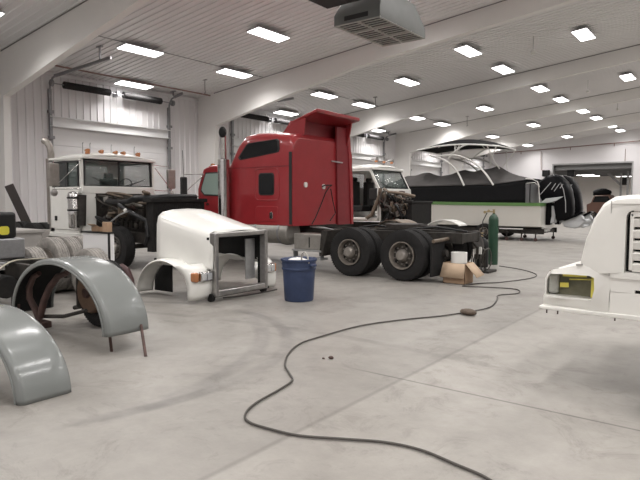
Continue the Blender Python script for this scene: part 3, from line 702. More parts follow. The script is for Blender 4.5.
# cab ahead of the sleeper (towards the wall)
def mirrored_cab():
    b = MB(); poly = [(-10.46, 1.05), (-10.46, 2.44), (-10.75, 2.52), (-11.25, 2.52), (-11.5, 2.43), (-11.72, 1.92), (-11.74, 1.05)]
    b.prism(poly, RY0 + .05, RY1 - .05); cb = b.build('cab', M['red'], t, bevel=.05, seg=3)
    wp = [(-10.86, 1.72), (-10.86, 2.34), (-11.38, 2.34), (-11.55, 1.98), (-11.58, 1.86), (-11.45, 1.74)]
    f = MB().prism(wp, RY0 + .035, RY0 + .06).build('door_window', M['rubber'], cb, bevel=.006)
    cx, cz = -11.2, 2.05
    MB().prism([(cx + (x-cx)*.88, cz + (z-cz)*.88) for x, z in wp], RY0 + .028, RY0 + .04).build('pane', M['windowgreen'], f)
    MB().box(-11.36, -11.26, RY0 + .02, RY0 + .06, 1.5, 1.54).build('door_handle', M['chrome'], cb)
    for k in range(5): MB().sphere((-11.45, RY0 + .35 + k*.42, 2.55), .06, 1.2, .8, .8).build('marker_light', M['amber'], t)
    b = MB(); b.prism([(-11.72, 1.0), (-11.72, 1.62), (-13.1, 1.45), (-13.3, 1.3), (-13.3, .8), (-11.74, .8)], RY0 + .35, RY1 - .35); b.build('hood', M['red'], t, bevel=.08, seg=3)
M['windowgreen'] = mat('pale_green_glass', (.30, .38, .34), .12, spec=.6)
mirrored_cab()
b = MB(); mx, my = -11.75, 9.52; b.box(mx - .05, mx + .05, my - .09, my + .09, 1.75, 2.22); mo = b.build('mirror', M['spring'], t, bevel=.03, seg=3)
MB().sphere((mx, my, 1.62), .09, .6, 1, 1).build('round_mirror', M['spring'], mo)
MB().tube([(-11.45, RY0 + .05, 2.3), (mx, my, 2.28), (mx, my, 1.68), (-11.6, RY0 + .05, 1.72)], .012, 6).build('mirror_arm', M['chrome'], mo)
MB().tube([(mx, my, 1.8), (-11.5, RY0 + .05, 2.25)], .011, 6).build('mirror_brace', M['chrome'], mo)
MB().tube([(mx, my, 2.25), (mx, my - .02, 2.9)], .008, 6).build('antenna', M['black'], mo)
# twin exhaust stacks
for k, (xx, yy) in enumerate(((-10.46, 9.72), (-10.50, 12.48))):
    MB().tube([(xx, yy, .9), (xx, yy, 3.2), (xx + .01, yy - .01, 3.25), (xx + .04, yy - .04, 3.32)], .08, 16).build('exhaust_stack', M['chrome'], t)
    MB().lathe([(1.05, .07), (1.05, .145), (2.62, .145), (2.62, .07)], (xx, yy, 0), 'z', 20).build('heat_shield', M['chrome'], t)
MB().sphere((-10.44, 9.68, 3.28), .095, 1, 1, 1.5).build('stack_tip', M['hole'], t)
# chassis rails, tank, steps
b = MB()
for yy in (10.68, 11.52): b.box(-13.2, -4.6, yy - .04, yy + .04, .74, .96)
for xx in (-12.8, -10, -8.2, -7.2, -6.2, -5.2, -4.70): b.box(xx, xx + .09, 10.68, 11.52, .76, .94)
b.build('chassis_frame', M['frame'], t, bevel=.01)
b = MB(); b.cyl((-9.9, 10.12, .86), (-8.55, 10.12, .86), .27, 32); tk = b.build('fuel_tank', M['alu'], t, bevel=.03, seg=3)
for xx in (-9.6, -8.85): MB().lathe([(xx, .272), (xx, .282), (xx + .06, .282), (xx + .06, .272)], (0, 10.12, .86), 'x', 32, True).build('tank_strap', M['galv'], tk)
b = MB(); b.box(-8.42, -7.62, 9.98, 10.5, .50, .86); sb = b.build('side_box', M['alu'], t, bevel=.02)
b = MB(); b.box(-8.44, -7.60, 9.92, 10.15, .46, .50); b.box(-8.44, -7.60, 9.92, 10.2, .28, .32); b.box(-8.42, -8.39, 9.95, 10.1, .28, .5); b.box(-7.66, -7.63, 9.95, 10.1, .28, .5); b.build('step', M['galvlight'], sb)
MB().box(-7.97, -7.95, 9.965, 9.985, .55, .78).build('box_latch', M['black'], sb)
b = MB(); b.add([(-7.60, 9.95, .95), (-7.42, 9.95, .95), (-7.58, 9.95, .38), (-7.66, 9.95, .38), (-7.60, 10.5, .95), (-7.42, 10.5, .95), (-7.58, 10.5, .38), (-7.66, 10.5, .38)], [(0,1,2,3),(7,6,5,4),(0,4,5,1),(1,5,6,2),(2,6,7,3),(3,7,4,0)]); b.build('front_mudguard', M['frame'], t)
b = MB(); b.add([(-8.2, 10.3, 1.0), (-7.75, 10.25, 1.0), (-7.6, 10.55, .92), (-8.1, 10.7, .98)], [(0,1,2,3)]); b.build('deck_plate', M['galvlight'], t, thick=.02)
# wheels: tandem duals both sides plus steer
for xx in (-6.82, -5.55):
    for yy, o_ in ((10.03, -1), (10.36, -1), (12.17, 1), (11.84, 1)): wheel(t, xx, yy, .515, .515, .27, o_)
    MB().cyl((xx, 10.0, .515), (xx, 12.2, .515), .09, 16).build('axle', M['frame'], t)
    MB().sphere((xx, 11.1, .52), .25, 1, .8, 1).build('differential', M['frame'], t)
for yy, o_ in ((10.1, -1), (12.1, 1)): wheel(t, -12.4, yy, .5, .5, .27, o_)
# quarter fenders over the far tandem
def fenderarc(cx, cz, r, t0, t1, ya, yb, nm, m, th=.02, par=None):
    b = MB(); pts = arc(cx, cz, r, r, t0, t1, 16)
    b.grid(lambda u, v: (cx + r*math.cos(math.radians(t0 + (t1-t0)*u)), ya + (yb-ya)*v, cz + r*math.sin(math.radians(t0 + (t1-t0)*u))), 16, 6)
    return b.build(nm, m, par, thick=th)
fenderarc(-5.56, .50, .67, 132, 55, 11.80, 12.25, 'rear_quarter_fender', M['white'], par=t)
fenderarc(-6.85, .50, .64, 140, 45, 11.70, 12.4, 'front_quarter_fender', M['enginetan'], par=t)
fenderarc(-5.50, .50, .67, 40, 5, 11.75, 12.4, 'rear_fender_skirt', M['frame'], par=t)
b = MB(); b.box(-4.98, -4.93, 10.0, 10.55, .12, .80); b.build('mud_flap', M['tyre'], t, bevel=.006)
MB().tube([(-4.85, 11.6, .8), (-4.7, 11.7, .6), (-4.75, 11.8, .35)], .03, 8).build('flap_bracket', M['frame'], t)
MB().cyl((-4.9, 9.98, .82), (-4.9, 10.68, .84), .035, 12).build('flap_hanger', M['enginetan'], t)
MB().cyl((-4.9, 11.5, .84), (-4.9, 12.3, .82), .035, 12).build('flap_hanger', M['frame'], t)
b = MB(); b.cyl((-6.15, 11.1, 1.0), (-6.15, 11.1, 1.10), .42, 28); b.box(-6.1, -5.4, 11.0, 11.2, 1.0, 1.08); b.build('fifth_wheel', M['frame'], t, bevel=.01)
for k, (a_, b_) in enumerate((((-5.9, 10.78, 1.0), (-4.6, 10.9, .98)), ((-7.2, 10.85, 1.0), (-6.3, 10.8, 1.02)))): MB().tube([a_, ((a_[0]+b_[0])/2, a_[1] + .05, a_[2] + .06), b_], .02, 8).build('brake_hose', M['hose'], t)
for xx in (-6.5, -5.2): MB().lathe([(.55, .09), (.6, .13), (.7, .13), (.75, .09)], (xx, 10.68, 0), 'z', 16).build('air_bag', M['tyre'], t)
MB().cyl((-5.15, 10.5, .52), (-4.85, 10.5, .56), .075, 16).build('brake_chamber', M['frame'], t)

# ------------------------------------------------------------------ stripped white cab behind
t = thing('semi_truck', 'stripped white truck cab with exposed engine, behind the red truck and before the boat', 'truck', (-9.6, 16.6, 0))
cab_shell(t, -11.1, -9.50, 15.5, 17.5, .95, 1.98, 2.66, M['white'], door=False, rake=.36)
jumble(t, -9.45, -8.66, 15.42, 17.0, .85, 1.88, 11, 3.6)
b = MB(); b.box(-8.70, -8.48, 15.75, 17.12, .85, 1.56); b.box(-8.73, -8.45, 15.7, 17.15, 1.52, 1.60); b.build('radiator', M['radiator'], t, bevel=.02)
MB().tube([(-9.4, 15.6, 1.98), (-9.2, 15.55, 1.88), (-8.9, 15.55, 1.86), (-8.6, 15.65, 1.80), (-8.4, 15.80, 1.74)], .05, 12).build('air_intake_pipe', M['enginetan'], t)
MB().tube([(-9.47, 15.5, 2.0), (-9.5, 15.45, 1.7), (-9.65, 15.45, 1.4), (-9.75, 15.43, 1.15), (-9.95, 15.43, 1.05)], .06, 12).build('cowl_edge', M['enginetan'], t)
MB().tube([(-11.1, 15.42, 1.0), (-9.9, 15.42, 1.0)], .05, 12).build('step_tube', M['plank'], t)
MB().sphere((-9.38, 15.58, 1.75), .12, 1, .7, 1.2).build('fan_shroud', M['enginetan'], t)
MB().tube([(-9.4, 15.6, 1.3), (-9.0, 15.6, 1.42), (-8.6, 15.7, 1.5)], .045, 10).build('coolant_pipe', M['enginemid'], t)
for yy in (16.0, 16.5, 17.0): MB().sphere((-9.95, yy, 2.90), .05, 1.3, .9, .8).build('marker_light', M['amber'], t)
for yy in (16.2, 17.2):
    MB().lathe([(-.12, .02), (-.1, .03), (.06, .05), (.12, .09), (.13, .08)], (-10.15, yy, 2.98), 'x', 14).build('air_horn', M['dullchrome'], t)
b = MB()
for yy in (16.1, 17.0): b.box(-15.5, -8.5, yy - .04, yy + .04, .6, .86)
b.box(-8.6, -8.5, 16.1, 17.0, .62, .84); b.build('chassis_frame', M['frame'], t, bevel=.01)
for (xx, yy, o_) in ((-9.25, 15.72, -1), (-9.25, 17.38, 1), (-13.6, 15.8, -1), (-13.6, 17.3, 1)): wheel(t, xx, yy, .5, .5, .28, o_)
MB().cyl((-9.25, 15.7, .5), (-9.25, 17.4, .5), .06, 12).build('front_axle', M['frame'], t)
MB().cyl((-13.6, 15.7, .5), (-13.6, 17.4, .5), .08, 12).build('rear_axle', M['frame'], t)

# ------------------------------------------------------------------ boat on a trailer
t = thing('motor_boat', 'white boat with green stripe, black canvas cover, tower canopy and two black outboards', 'boat', (-10, 24.1, .5))
BX0, BX1, BC = -15.6, -6.65, 24.1
def hw(u):   # half beam from bow u=0 to stern u=1
    return 1.32 * (1 - (1 - min(u / .42, 1)) ** 2.2)
def hullpt(u, v):      # v 0 near sheer -> .5 keel -> 1 far sheer
    x = BX0 + (BX1 - BX0) * u; w = max(hw(u), .02); a = abs(2*v - 1); s = -1 if v < .5 else 1
    kz = .42 + .75 * (1 - min(u/.45, 1)) ** 2.2; sz = 1.42 + .18 * (1 - u) ** 2
    if a > .42: k = (a - .42)/.58; y = w * (.86 + .14 * k); z = kz + .16 + (sz - kz - .16) * k
    else: k = a/.42; y = w * .86 * k; z = kz + .16 * k
    return (x, BC + s*y, z)
b = MB(); b.grid(hullpt, 40, 24)
b.add([hullpt(1, j/24) for j in range(25)], [tuple(range(25))])
hu = b.build('hull', M['hull'], t, smooth=50)
b = MB()
for s in (-1, 1):
    b.grid(lambda u, v: (BX0 + (BX1 + .02 - BX0)*u, BC + s*(max(hw(u), .02) + .035), 1.40 + .18*(1-u)**2 + .13*v), 40, 1)
b.grid(lambda u, v: (BX0 + (BX1 + .02 - BX0)*u, BC + (2*v-1)*(max(hw(u), .02) + .035), 1.53 + .18*(1-u)**2), 40, 2)
b.grid(lambda u, v: (BX1 + .02, BC + (2*u-1)*1.355, 1.40 + .13*v), 2, 1)
b.build('green_rub_rail', M['hullgreen'], hu)
# black canvas side enclosure + grey cover above, tented on poles
SX0, SX1 = -13.9, -7.25
b = MB(); tp = lambda x: 2.28 + .16 * max(0, (x + 8.6)/1.35) if x > -8.6 else 2.28 - .05*((-8.6 - x)/5.3)
for s in (-1, 1):
    b.grid(lambda u, v: (SX0 + (SX1-SX0)*u, BC + s*(hw((SX0 + (SX1-SX0)*u - BX0)/(BX1-BX0))*(1 - .05*v)), 1.52 + (tp(SX0 + (SX1-SX0)*u) - 1.52)*v), 24, 6)
b.grid(lambda u, v: (SX1, BC + (2*u-1)*1.32*(1-.05*v), 1.52 + (tp(SX1) - 1.52)*v), 4, 4)
b.build('side_enclosure', M['canvasblack'], t, thick=.02)
peaks = [(-13.3, 2.75), (-12.05, 2.92), (-11.5, 2.70), (-10.3, 2.98), (-9.9, 2.88), (-8.85, 3.08), (-8.45, 2.88), (-7.9, 2.62), (-7.2, 2.5)]
def ridge(x):
    if x <= peaks[0][0]: return peaks[0][1] - (peaks[0][0] - x)*.35
    for (a_, za), (b_, zb2) in zip(peaks, peaks[1:]):
        if x <= b_:
            k = (x - a_)/(b_ - a_); return za + (zb2 - za)*k
    return peaks[-1][1]
def cov(u, v):
    x = -15.2 + 8.0*u; a = abs(2*v - 1); w = hw((x - BX0)/(BX1 - BX0))*.97
    e = tp(x) if x > -14 else tp(-14) - (-14 - x)*.45
    z = e + (max(ridge(x), e) - e) * (1 - a**1.25)
    z += .02*math.sin(x*7 + a*3)*(1-a)
    return (x, BC + (1 if v > .5 else -1)*a*w, z)
b = MB(); b.grid(cov, 90, 20); b.build('cover', M['canvas'], t, thick=.02, smooth=60)
b = MB(); b.box(-7.25, -7.06, 22.82, 22.85, 1.53, 2.3); b.box(-7.09, -7.06, 22.82, 25.3, 1.53, 2.28)
b.build('stern_curtain', M['curtain'], t)
b = MB(); b.tube([(-7.25, 22.82, 2.48), (-7.0, 22.82, 2.46), (-6.80, 22.84, 2.36), (-6.72, 22.85, 2.15)], .018, 8); b.tube([(-7.2, 22.8, 2.30), (-6.9, 22.83, 2.32), (-6.75, 22.85, 2.2), (-6.7, 22.86, 1.53)], .015, 8); b.build('curtain_frame', M['tower'], t)
# wake tower, arched legs both sides, canopy
def leg(pts, s):
    y = BC + s*1.27
    P = [V((x, y - s*iy, z)) for x, z, iy in pts]; sm = []
    for i in range(len(P)-1):
        for k in range(5):
            t_ = k/5; a_, b_, c_, d_ = P[max(i-1,0)], P[i], P[i+1], P[min(i+2, len(P)-1)]
            sm.append(.5*((2*b_) + (c_-a_)*t_ + (2*a_-5*b_+4*c_-d_)*t_*t_ + (-a_+3*b_-3*c_+d_)*t_**3))
    sm.append(P[-1]); return sm
for s in (-1, 1):
    MB().tube(leg([(-11.5, 3.62, .12), (-10.75, 3.36, .06), (-10.2, 2.92, .02), (-9.82, 2.25, 0)], s), .038, 10).build('tower_leg', M['tower'], t)
    MB().tube(leg([(-11.3, 3.55, .1), (-10.3, 3.56, .1), (-9.6, 3.3, .06), (-9.0, 2.85, .02), (-8.55, 2.25, 0)], s), .038, 10).build('tower_leg', M['tower'], t)
    MB().tube(leg([(-10.6, 3.42, .1), (-10.3, 3.72, .1), (-9.9, 3.95, .1), (-9.6, 3.98, .1)], s), .034, 10).build('tower_brace', M['tower'], t)
    MB().tube(leg([(-8.9, 3.9, .1), (-8.75, 3.3, .5), (-8.6, 2.95, .8)], s), .024, 8).build('tower_strut', M['tower'], t)
    MB().tube(leg([(-8.5, 3.85, .1), (-8.75, 3.4, .3), (-8.95, 3.05, .6)], s), .024, 8).build('tower_strut', M['tower'], t)
b = MB(); 
def can(u, v):
    x = -12.2 + 3.75*u; w = 1.18*(1 - .15*(2*u-1)**2); a = 2*v - 1
    q = max(0., math.sin(PI*min(max(u, 0), 1))); return (x, BC + a*w, 3.88 + .14*q + .30*(1 - a*a)*q**.6 - .03*u)
b.grid(can, 24, 10); cn = b.build('canopy', M['canvasblack'], t, thick=.03, smooth=60)
b = MB()
for v in (0, 1): b.tube([can(k/24, v) for k in range(25)], .035, 8)
for u in (0, 1): b.tube([can(u, k/10) for k in range(11)], .03, 8)
b.build('canopy_rim', M['tower'], cn)
for u in (.3, .62): MB().tube([V(can(u, k/10)) - V((0,0,.05)) for k in range(11)], .025, 8).build('canopy_bow', M['tower'], cn)
MB().tube([can(.5, .02), V(can(.5, .02)) + V((.02, -.02, -.35))], .03, 8).build('tower_post', M['tower'], cn)
MB().tube([can(.56, .02), V(can(.52, .02)) + V((.0, -.02, -.35))], .03, 8).build('tower_post', M['tower'], cn)
# outboards
def outboard(cy, dx):
    o_ = MB(); cow = [(-7.0, 2.12), (-6.88, 2.40), (-6.63, 2.60), (-6.38, 2.66), (-6.1, 2.59), (-5.87, 2.34), (-5.71, 1.91), (-5.62, 1.30), (-5.65, .96), (-5.95, .84), (-6.2, .80), (-6.30, 1.32), (-6.26, 1.56), (-6.42, 1.57), (-6.72, 1.50), (-6.92, 1.82)]
    n_ = len(cow); vs = []; fs = []
    cx = sum(p[0] for p in cow)/n_; cz = sum(p[1] for p in cow)/n_
    for a_, sc_ in ((-.31, .82), (-.27, .93), (-.18, 1.0), (.18, 1.0), (.27, .93), (.31, .82)):
        vs += [(dx + cx + (x-cx)*sc_, cy + a_, cz + (z-cz)*sc_) for x, z in cow]
    for i in range(5):
        for j in range(n_): fs.append((i*n_+j, i*n_+(j+1) % n_, (i+1)*n_+(j+1) % n_, (i+1)*n_+j))
    fs += [tuple(range(n_)), tuple(range(5*n_, 6*n_))]
    om = o_.add(vs, fs).build('outboard_motor', M['motor'], t, bevel=.02, seg=3, smooth=50)
    b = MB()
    for (a0, a1, b0, b1) in ((-6.82, 1.86, -6.42, 2.34), (-6.40, 2.05, -6.24, 2.30), (-6.30, 1.98, -6.10, 2.28), (-6.08, 2.1, -5.97, 2.26)):
        b.beam((dx + a0, cy - .315, a1), (dx + b0, cy - .305, b1), .010, .028)
    b.build('cowl_decal', M['decal'], om)
    b = MB(); b.tube([(dx - 6.38, cy - .22, 2.64), (dx - 6.12, cy - .29, 2.42), (dx - 5.95, cy - .318, 2.05), (dx - 5.86, cy - .318, 1.6), (dx - 5.84, cy - .318, 1.15)], .014, 6); b.build('cowl_line', M['decal'], om)
    b = MB(); b.prism([(dx - 6.84, 1.50), (dx - 6.6, 1.70), (dx - 5.94, 1.78), (dx - 6.22, 1.60), (dx - 6.5, 1.53)], cy - .335, cy + .335); b.build('cowl_trim', M['silver'], om, bevel=.01)
    b = MB(); b.prism([(dx - 6.62, 1.56), (dx - 6.34, 1.52), (dx - 6.40, 1.0), (dx - 6.46, .64), (dx - 6.64, .64), (dx - 6.64, 1.04)], cy - .15, cy + .15); b.build('mount_bracket', M['motor'], om, bevel=.02)
    b = MB(); b.prism([(dx - 6.42, 1.42), (dx - 6.23, 1.38), (dx - 6.26, .95), (dx - 6.30, .72), (dx - 6.46, .72), (dx - 6.41, 1.0)], cy - .17, cy + .17); b.build('tilt_ram', M['silver'], om, bevel=.02)
    b = MB(); b.prism([(dx - 6.12, .86), (dx - 5.62, 1.02), (dx - 5.30, 1.20), (dx - 5.22, 1.16), (dx - 5.5, .98), (dx - 5.9, .82)], cy - .22, cy + .22); b.build('cavitation_plate', M['motor'], om, bevel=.01)
    b = MB(); b.prism([(dx - 6.08, .86), (dx - 5.62, .99), (dx - 5.36, 1.10), (dx - 5.25, .98), (dx - 5.19, .80), (dx - 5.32, .62), (dx - 5.55, .52), (dx - 5.94, .58)], cy - .12, cy + .12); b.build('gearcase', M['silver'], om, bevel=.05, seg=3)
    b = MB(); b.m = Matrix.Translation((dx - 5.22, cy, .80)) @ Matrix.Rotation(-.35, 4, 'Y')
    b.lathe([(-.2, .05), (-.1, .09), (.1, .085), (.2, .05)], (0,0,0), 'x', 16)
    for k in range(3):
        a_ = 2*PI*k/3 + .4
        b.grid(lambda u, v: (.08*(v-.5)*2 + .02, (.06 + .14*u)*math.cos(a_ + (v-.5)*1.1), (.06 + .14*u)*math.sin(a_ + (v-.5)*1.1)), 4, 5)
    b.build('propeller', M['silver'], om)
outboard(23.65, 0.); outboard(24.5, .12)
# trailer
t = thing('boat_trailer', 'black boat trailer with small casters under the white boat', 'trailer', (-9.5, 24.1, 0))
b = MB()
for yy in (23.2, 25.0): b.beam((-6.6, yy, .38), (-13.5, yy, .38), .1, .20); b.beam((-13.5, yy, .38), (-16.2, 24.1, .38), .1, .14)
for xx in (-6.7, -8.6, -10.6, -12.6): b.beam((xx, 23.2, .38), (xx, 25.0, .38), .09, .12)
b.build('frame', M['frame'], t)
for yy in (23.5, 24.7):
    MB().beam((-6.8, yy, .50), (-12.8, yy, .50), .14, .07).build('bunk', M['darkwood'], t)
for xx in (-8.85,):
    for yy, o_ in ((22.72, -1), (25.48, 1)): wheel(t, xx, yy, .34, .34, .2, o_, hubr=.06)
    MB().cyl((xx, 22.7, .34), (xx, 25.5, .34), .035, 10).build('axle', M['frame'], t)
for k, (xx, yy) in enumerate(((-8.0, 22.95), (-7.4, 22.95), (-6.85, 22.95), (-6.7, 24.9), (-7.9, 24.95))):
    b = MB(); b.cyl((xx, yy, .1), (xx, yy, .42), .025, 8); b.beam((xx, yy, .3), (xx, 23.22 if yy < 24 else 24.98, .32), .05, .05); cs = b.build('stand_leg', M['frame'], t)
    MB().lathe([(-.03, .02), (-.03, .07), (.03, .07), (.03, .02)], (xx, yy, .07), 'y', 14).build('caster', M['rust'], cs)
b = MB(); b.box(-8.3, -7.35, 22.92, 22.97, .46, .50); b.build('side_marker_bar', M['paper'], t)
b = MB(); b.box(-6.62, -6.56, 23.3, 23.9, .38, .46); b.build('light_bar', M['paper'], t)

# ------------------------------------------------------------------ loose white hood on floor
t = thing('truck_hood', 'loose white truck hood with chrome grille surround and headlights standing on the floor', 'hood', (-7.4, 6.64, 0))
HC = 6.64
def hoodpt(u, v):   # u rear->front, v near lower -> over top -> far lower
    x = -8.10 + 1.35*u; wt_ = .66 - .05*u; top_ = 1.42 - .31*u - .03*max(0, (u-.9)/.1)
    zlow = .52
    path = [(-wt_ - .02, zlow), (-wt_ - .01, top_ - .5), (-wt_, top_ - .22), (-wt_ + .03, top_ - .08), (-wt_ + .12, top_ - .015), (-wt_*.5, top_ + .025), (0, top_ + .04)]
    path += [(-a, z) for a, z in path[:-1][::-1]]
    k = v*(len(path) - 1); i = min(int(k), len(path) - 2); f = k - i
    return (x, HC + path[i][0]*(1-f) + path[i+1][0]*f, path[i][1]*(1-f) + path[i+1][1]*f)
b = MB(); b.grid(hoodpt, 12, 24); b.build('hood_shell', M['white'], t, thick=.012, smooth=60)
MB().grid(lambda u, v: tuple(V(hoodpt(.01 + .97*u, .02 + .96*v)) + (V((0, HC, 1.0)) - V((0, hoodpt(.01 + .97*u, .02 + .96*v)[1], hoodpt(.01 + .97*u, .02 + .96*v)[2]))) * .03), 8, 24).build('hood_liner', M['underfender'], t, smooth=60)
for s, nm in ((-1, 'near'), (1, 'far')):
    oy = HC + s*(.93 if s < 0 else 1.0); iy = HC + s*.60
    cx, cz, A, Bz = -7.64, .02, .70, .60
    b = MB()
    # flared arch: outer lip, crown and inner join to the hood side
    secs = [(1.0, oy), (1.03, oy - s*.02), (1.045, oy - s*.08), (1.03, oy - s*.2), (1.0, iy)]
    def fp(u, v):
        th = math.radians(178 - 158*u); k = v*(len(secs)-1); i = min(int(k), len(secs)-2); f = k - i
        m_ = secs[i][0]*(1-f) + secs[i+1][0]*f; y = secs[i][1]*(1-f) + secs[i+1][1]*f
        return (cx + A*m_*math.cos(th), y, max(cz + Bz*m_*math.sin(th), .01))
    b.grid(fp, 26, 12)
    b.build('fender_arch', M['white'], t, thick=.02, smooth=60)
    # fender nose: solid front wrapping to the grille with headlight
    b = MB()
    nz = []
    xA = lambda z: cx + A*math.sqrt(max(0, 1 - ((z - cz)/Bz)**2))
    zs_ = [.04, .12, .22, .32, .42, .50, .56]
    prof_o = [(min(xA(z) + .02, -6.99), z) for z in zs_]
    prof_f = [(-6.86, .05), (-6.82, .12), (-6.80, .22), (-6.80, .32), (-6.82, .42), (-6.88, .52), (-6.98, .60)]
    vs = []; fs = []
    cols = [(oy, 0.), (oy, .45), (oy - s*.05, .8), (oy - s*.12, .95), (oy - s*.22, 1.0), (HC + s*.60, 1.03)]
    for y, k in cols:
        for i in range(7):
            a_, b_ = prof_o[i], prof_f[i]; vs.append((a_[0] + (b_[0]-a_[0])*k, y, a_[1] + (b_[1]-a_[1])*min(k, 1)))
    for c in range(len(cols) - 1):
        for i in range(6): fs.append((c*7+i, (c+1)*7+i, (c+1)*7+i+1, c*7+i+1))
    b.add(vs, fs); b.build('fender_nose', M['white'], t, thick=.016, smooth=60)
    b = MB(); 
    ya, yb = sorted((HC + s*.62, HC + s*.85))
    b.box(-6.84, -6.755, ya, yb, .335, .50); hl = b.build('headlight', M['chrome'], t, bevel=.02)
    for k in range(2):
        yy = ya + .06 + k*.11; MB().box(-6.757, -6.745, yy - .045, yy + .045, .365, .47).build('lens', M['lens'], hl, bevel=.006)
    ya, yb = sorted((HC + s*.86, HC + s*.935)); b = MB(); b.box(-6.93, -6.79, ya, yb, .335, .49); b.build('turn_signal', M['amber'], hl, bevel=.03, seg=3)
MB().box(-8.34, -7.86, 6.08, 6.10, .04, .60).build('splash_guard', M['underfender'], t)
# grille surround
b = MB(); gy0, gy1, gz0, gz1 = 6.03, 7.25, .08, 1.10
b.prism([(gy0, gz0), (gy1, gz0), (gy1, gz1 - .06), (gy1 - .06, gz1), (gy0 + .06, gz1), (gy0, gz1 - .06)], -6.80, -6.70, 'x')
fr = MB(); w = .075
for p_, q_ in (((gy0, gz0), (gy0 + w, gz1)), ((gy1 - w, gz0), (gy1, gz1))): fr.box(-6.84, -6.70, p_[0], q_[0], p_[1], q_[1])
fr.box(-6.84, -6.70, gy0 + w, gy1 - w, gz1 - w, gz1); fr.box(-6.82, -6.70, gy0 + w, gy1 - w, gz0, gz0 + .1)
fr.build('grille_surround', M['dullchrome'], t, bevel=.02, seg=3)
b = MB(); b.box(-6.90, -6.83, gy0 + .02, gy0 + .06, .15, 1.0); b.box(-6.90, -6.83, gy1 - .06, gy1 - .02, .15, 1.0); b.box(-6.9, -6.85, gy0, gy1, .98, 1.02); b.build('inner_bracket', M['underfender'], t)
MB().box(-6.95, -6.93, gy1 - .32, gy1 - .1, .25, .95).build('splash_panel', M['galvlight'], t)
b = MB(); b.beam((-6.85, 6.0, .07), (-6.85, 7.4, .07), .05, .04); dl = b.build('dolly_bar', M['frame'], t)
for yy in (6.02, 7.22): MB().lathe([(-.03, .02), (-.03, .065), (.03, .065), (.03, .02)], (-6.80, yy, .065), 'y', 16).build('caster', M['black'], dl)
MB().tube([(-6.72, 6.2, .05), (-6.6, 6.6, .045), (-6.58, 7.1, .05), (-6.6, 7.35, .05)], .012, 6).build('tow_wire', M['frame'], dl)

# ------------------------------------------------------------------ blue bin
t = thing('waste_bin', 'tall blue plastic waste bin beside the loose white hood', 'bin', (-5.8, 7.0, 0))
b = MB(); c = (-5.8, 7.0, 0)
b.lathe([(.0, .01), (0, .225), (.02, .235), (.5, .262), (.505, .275), (.53, .278), (.54, .268), (.64, .275), (.645, .292), (.675, .295), (.68, .28), (.66, .262), (.03, .22), (.03, .01)], c, 'z', 40); b.build('bin_body', M['bin'], t)
for s in (-1, 1):
    b = MB(); b.box(c[0] + s*.29 - .025, c[0] + s*.29 + .025, c[1] - .07, c[1] + .07, .56, .60); b.build('handle', M['bin'], t, bevel=.012)
at((-5.75, 7.0, .5))
def lumpy(c, r, sx, sy, sz, seed, m, name, parent=None):
    R = random.Random(seed); b = MB(); b.sphere(c, r, sx, sy, sz, 18)
    b.v = [V(c) + (p - V(c)) * (1 + R.uniform(-.09, .09)) for p in b.v]
    return b.build(name, m, parent, smooth=180)
tag(lumpy((-5.82, 6.98, .60), .17, 1.1, 1.1, .55, 2, M['paper'], 'crumpled_paper'), 'crumpled pale rubbish lying in the blue bin', 'rubbish')
at((-5.65, 6.95, .6)); tag(MB().tube([(-5.72, 6.95, .55), (-5.68, 6.93, .76), (-5.62, 6.92, .80), (-5.56, 6.92, .74), (-5.54, 6.93, .62)], .014, 8).build('bent_hose', M['plank']), 'short pale bent hose sticking out of the blue bin', 'hose')

# ------------------------------------------------------------------ grey fenders
def grey_fender(label, cx, y0_, z0, a_, b_, w_, t0=180, t1=0):
    t = thing('truck_fender', label, 'fender', (cx, y0_ + w_/2, z0), 0, None)
    sec = [(0, .93), (0, .965), (.012, .985), (.035, 1.0), (.07, 1.0), (w_ - .06, 1.0), (w_ - .02, .985), (w_, .95)]
    def fn(u, v):
        th = math.radians(t0 + (t1-t0)*u); k = v*(len(sec)-1); i = min(int(k), len(sec)-2); f = k-i
        y = sec[i][0]*(1-f) + sec[i+1][0]*f; m_ = sec[i][1]*(1-f) + sec[i+1][1]*f
        return (cx + a_*m_*math.cos(th), y0_ + y, z0 + b_*m_*math.sin(th))
    MB().grid(fn, 48, 21).build('fender_shell', M['greyfender'], t, thick=.01, smooth=60)
    MB().tube([fn(u/40, 0) for u in range(41)], .014, 8).build('rolled_edge', M['greyfender'], t)
    def fi(u, v):
        th = math.radians(t0 + (t1-t0)*u); return (cx + a_*.975*math.cos(th), y0_ + .03 + (w_-.05)*v, z0 + b_*.975*math.sin(th))
    MB().grid(fi, 48, 4).build('inner_lining', M['underfender'], t, smooth=60)
    return t
t = grey_fender('arched grey fender raised on two splayed rods in front of the axle parts', -6.30, 3.22, .20, 1.08, .74, .52)
for p_, q_ in (((-5.32, 3.3, .26), (-5.38, 3.36, .0)), ((-5.22, 3.62, .26), (-4.92, 3.46, .0))): MB().cyl(p_, q_, .016, 10).build('support_rod', M['rust'], t)
for yy in (3.3, 3.6): MB().cyl((-7.33, yy, .3), (-7.38, yy, 0), .016, 10).build('support_rod', M['rust'], t)
grey_fender('arched grey fender resting on the floor at the bottom left corner', -5.58, 2.0, .0, 1.10, .62, .44)

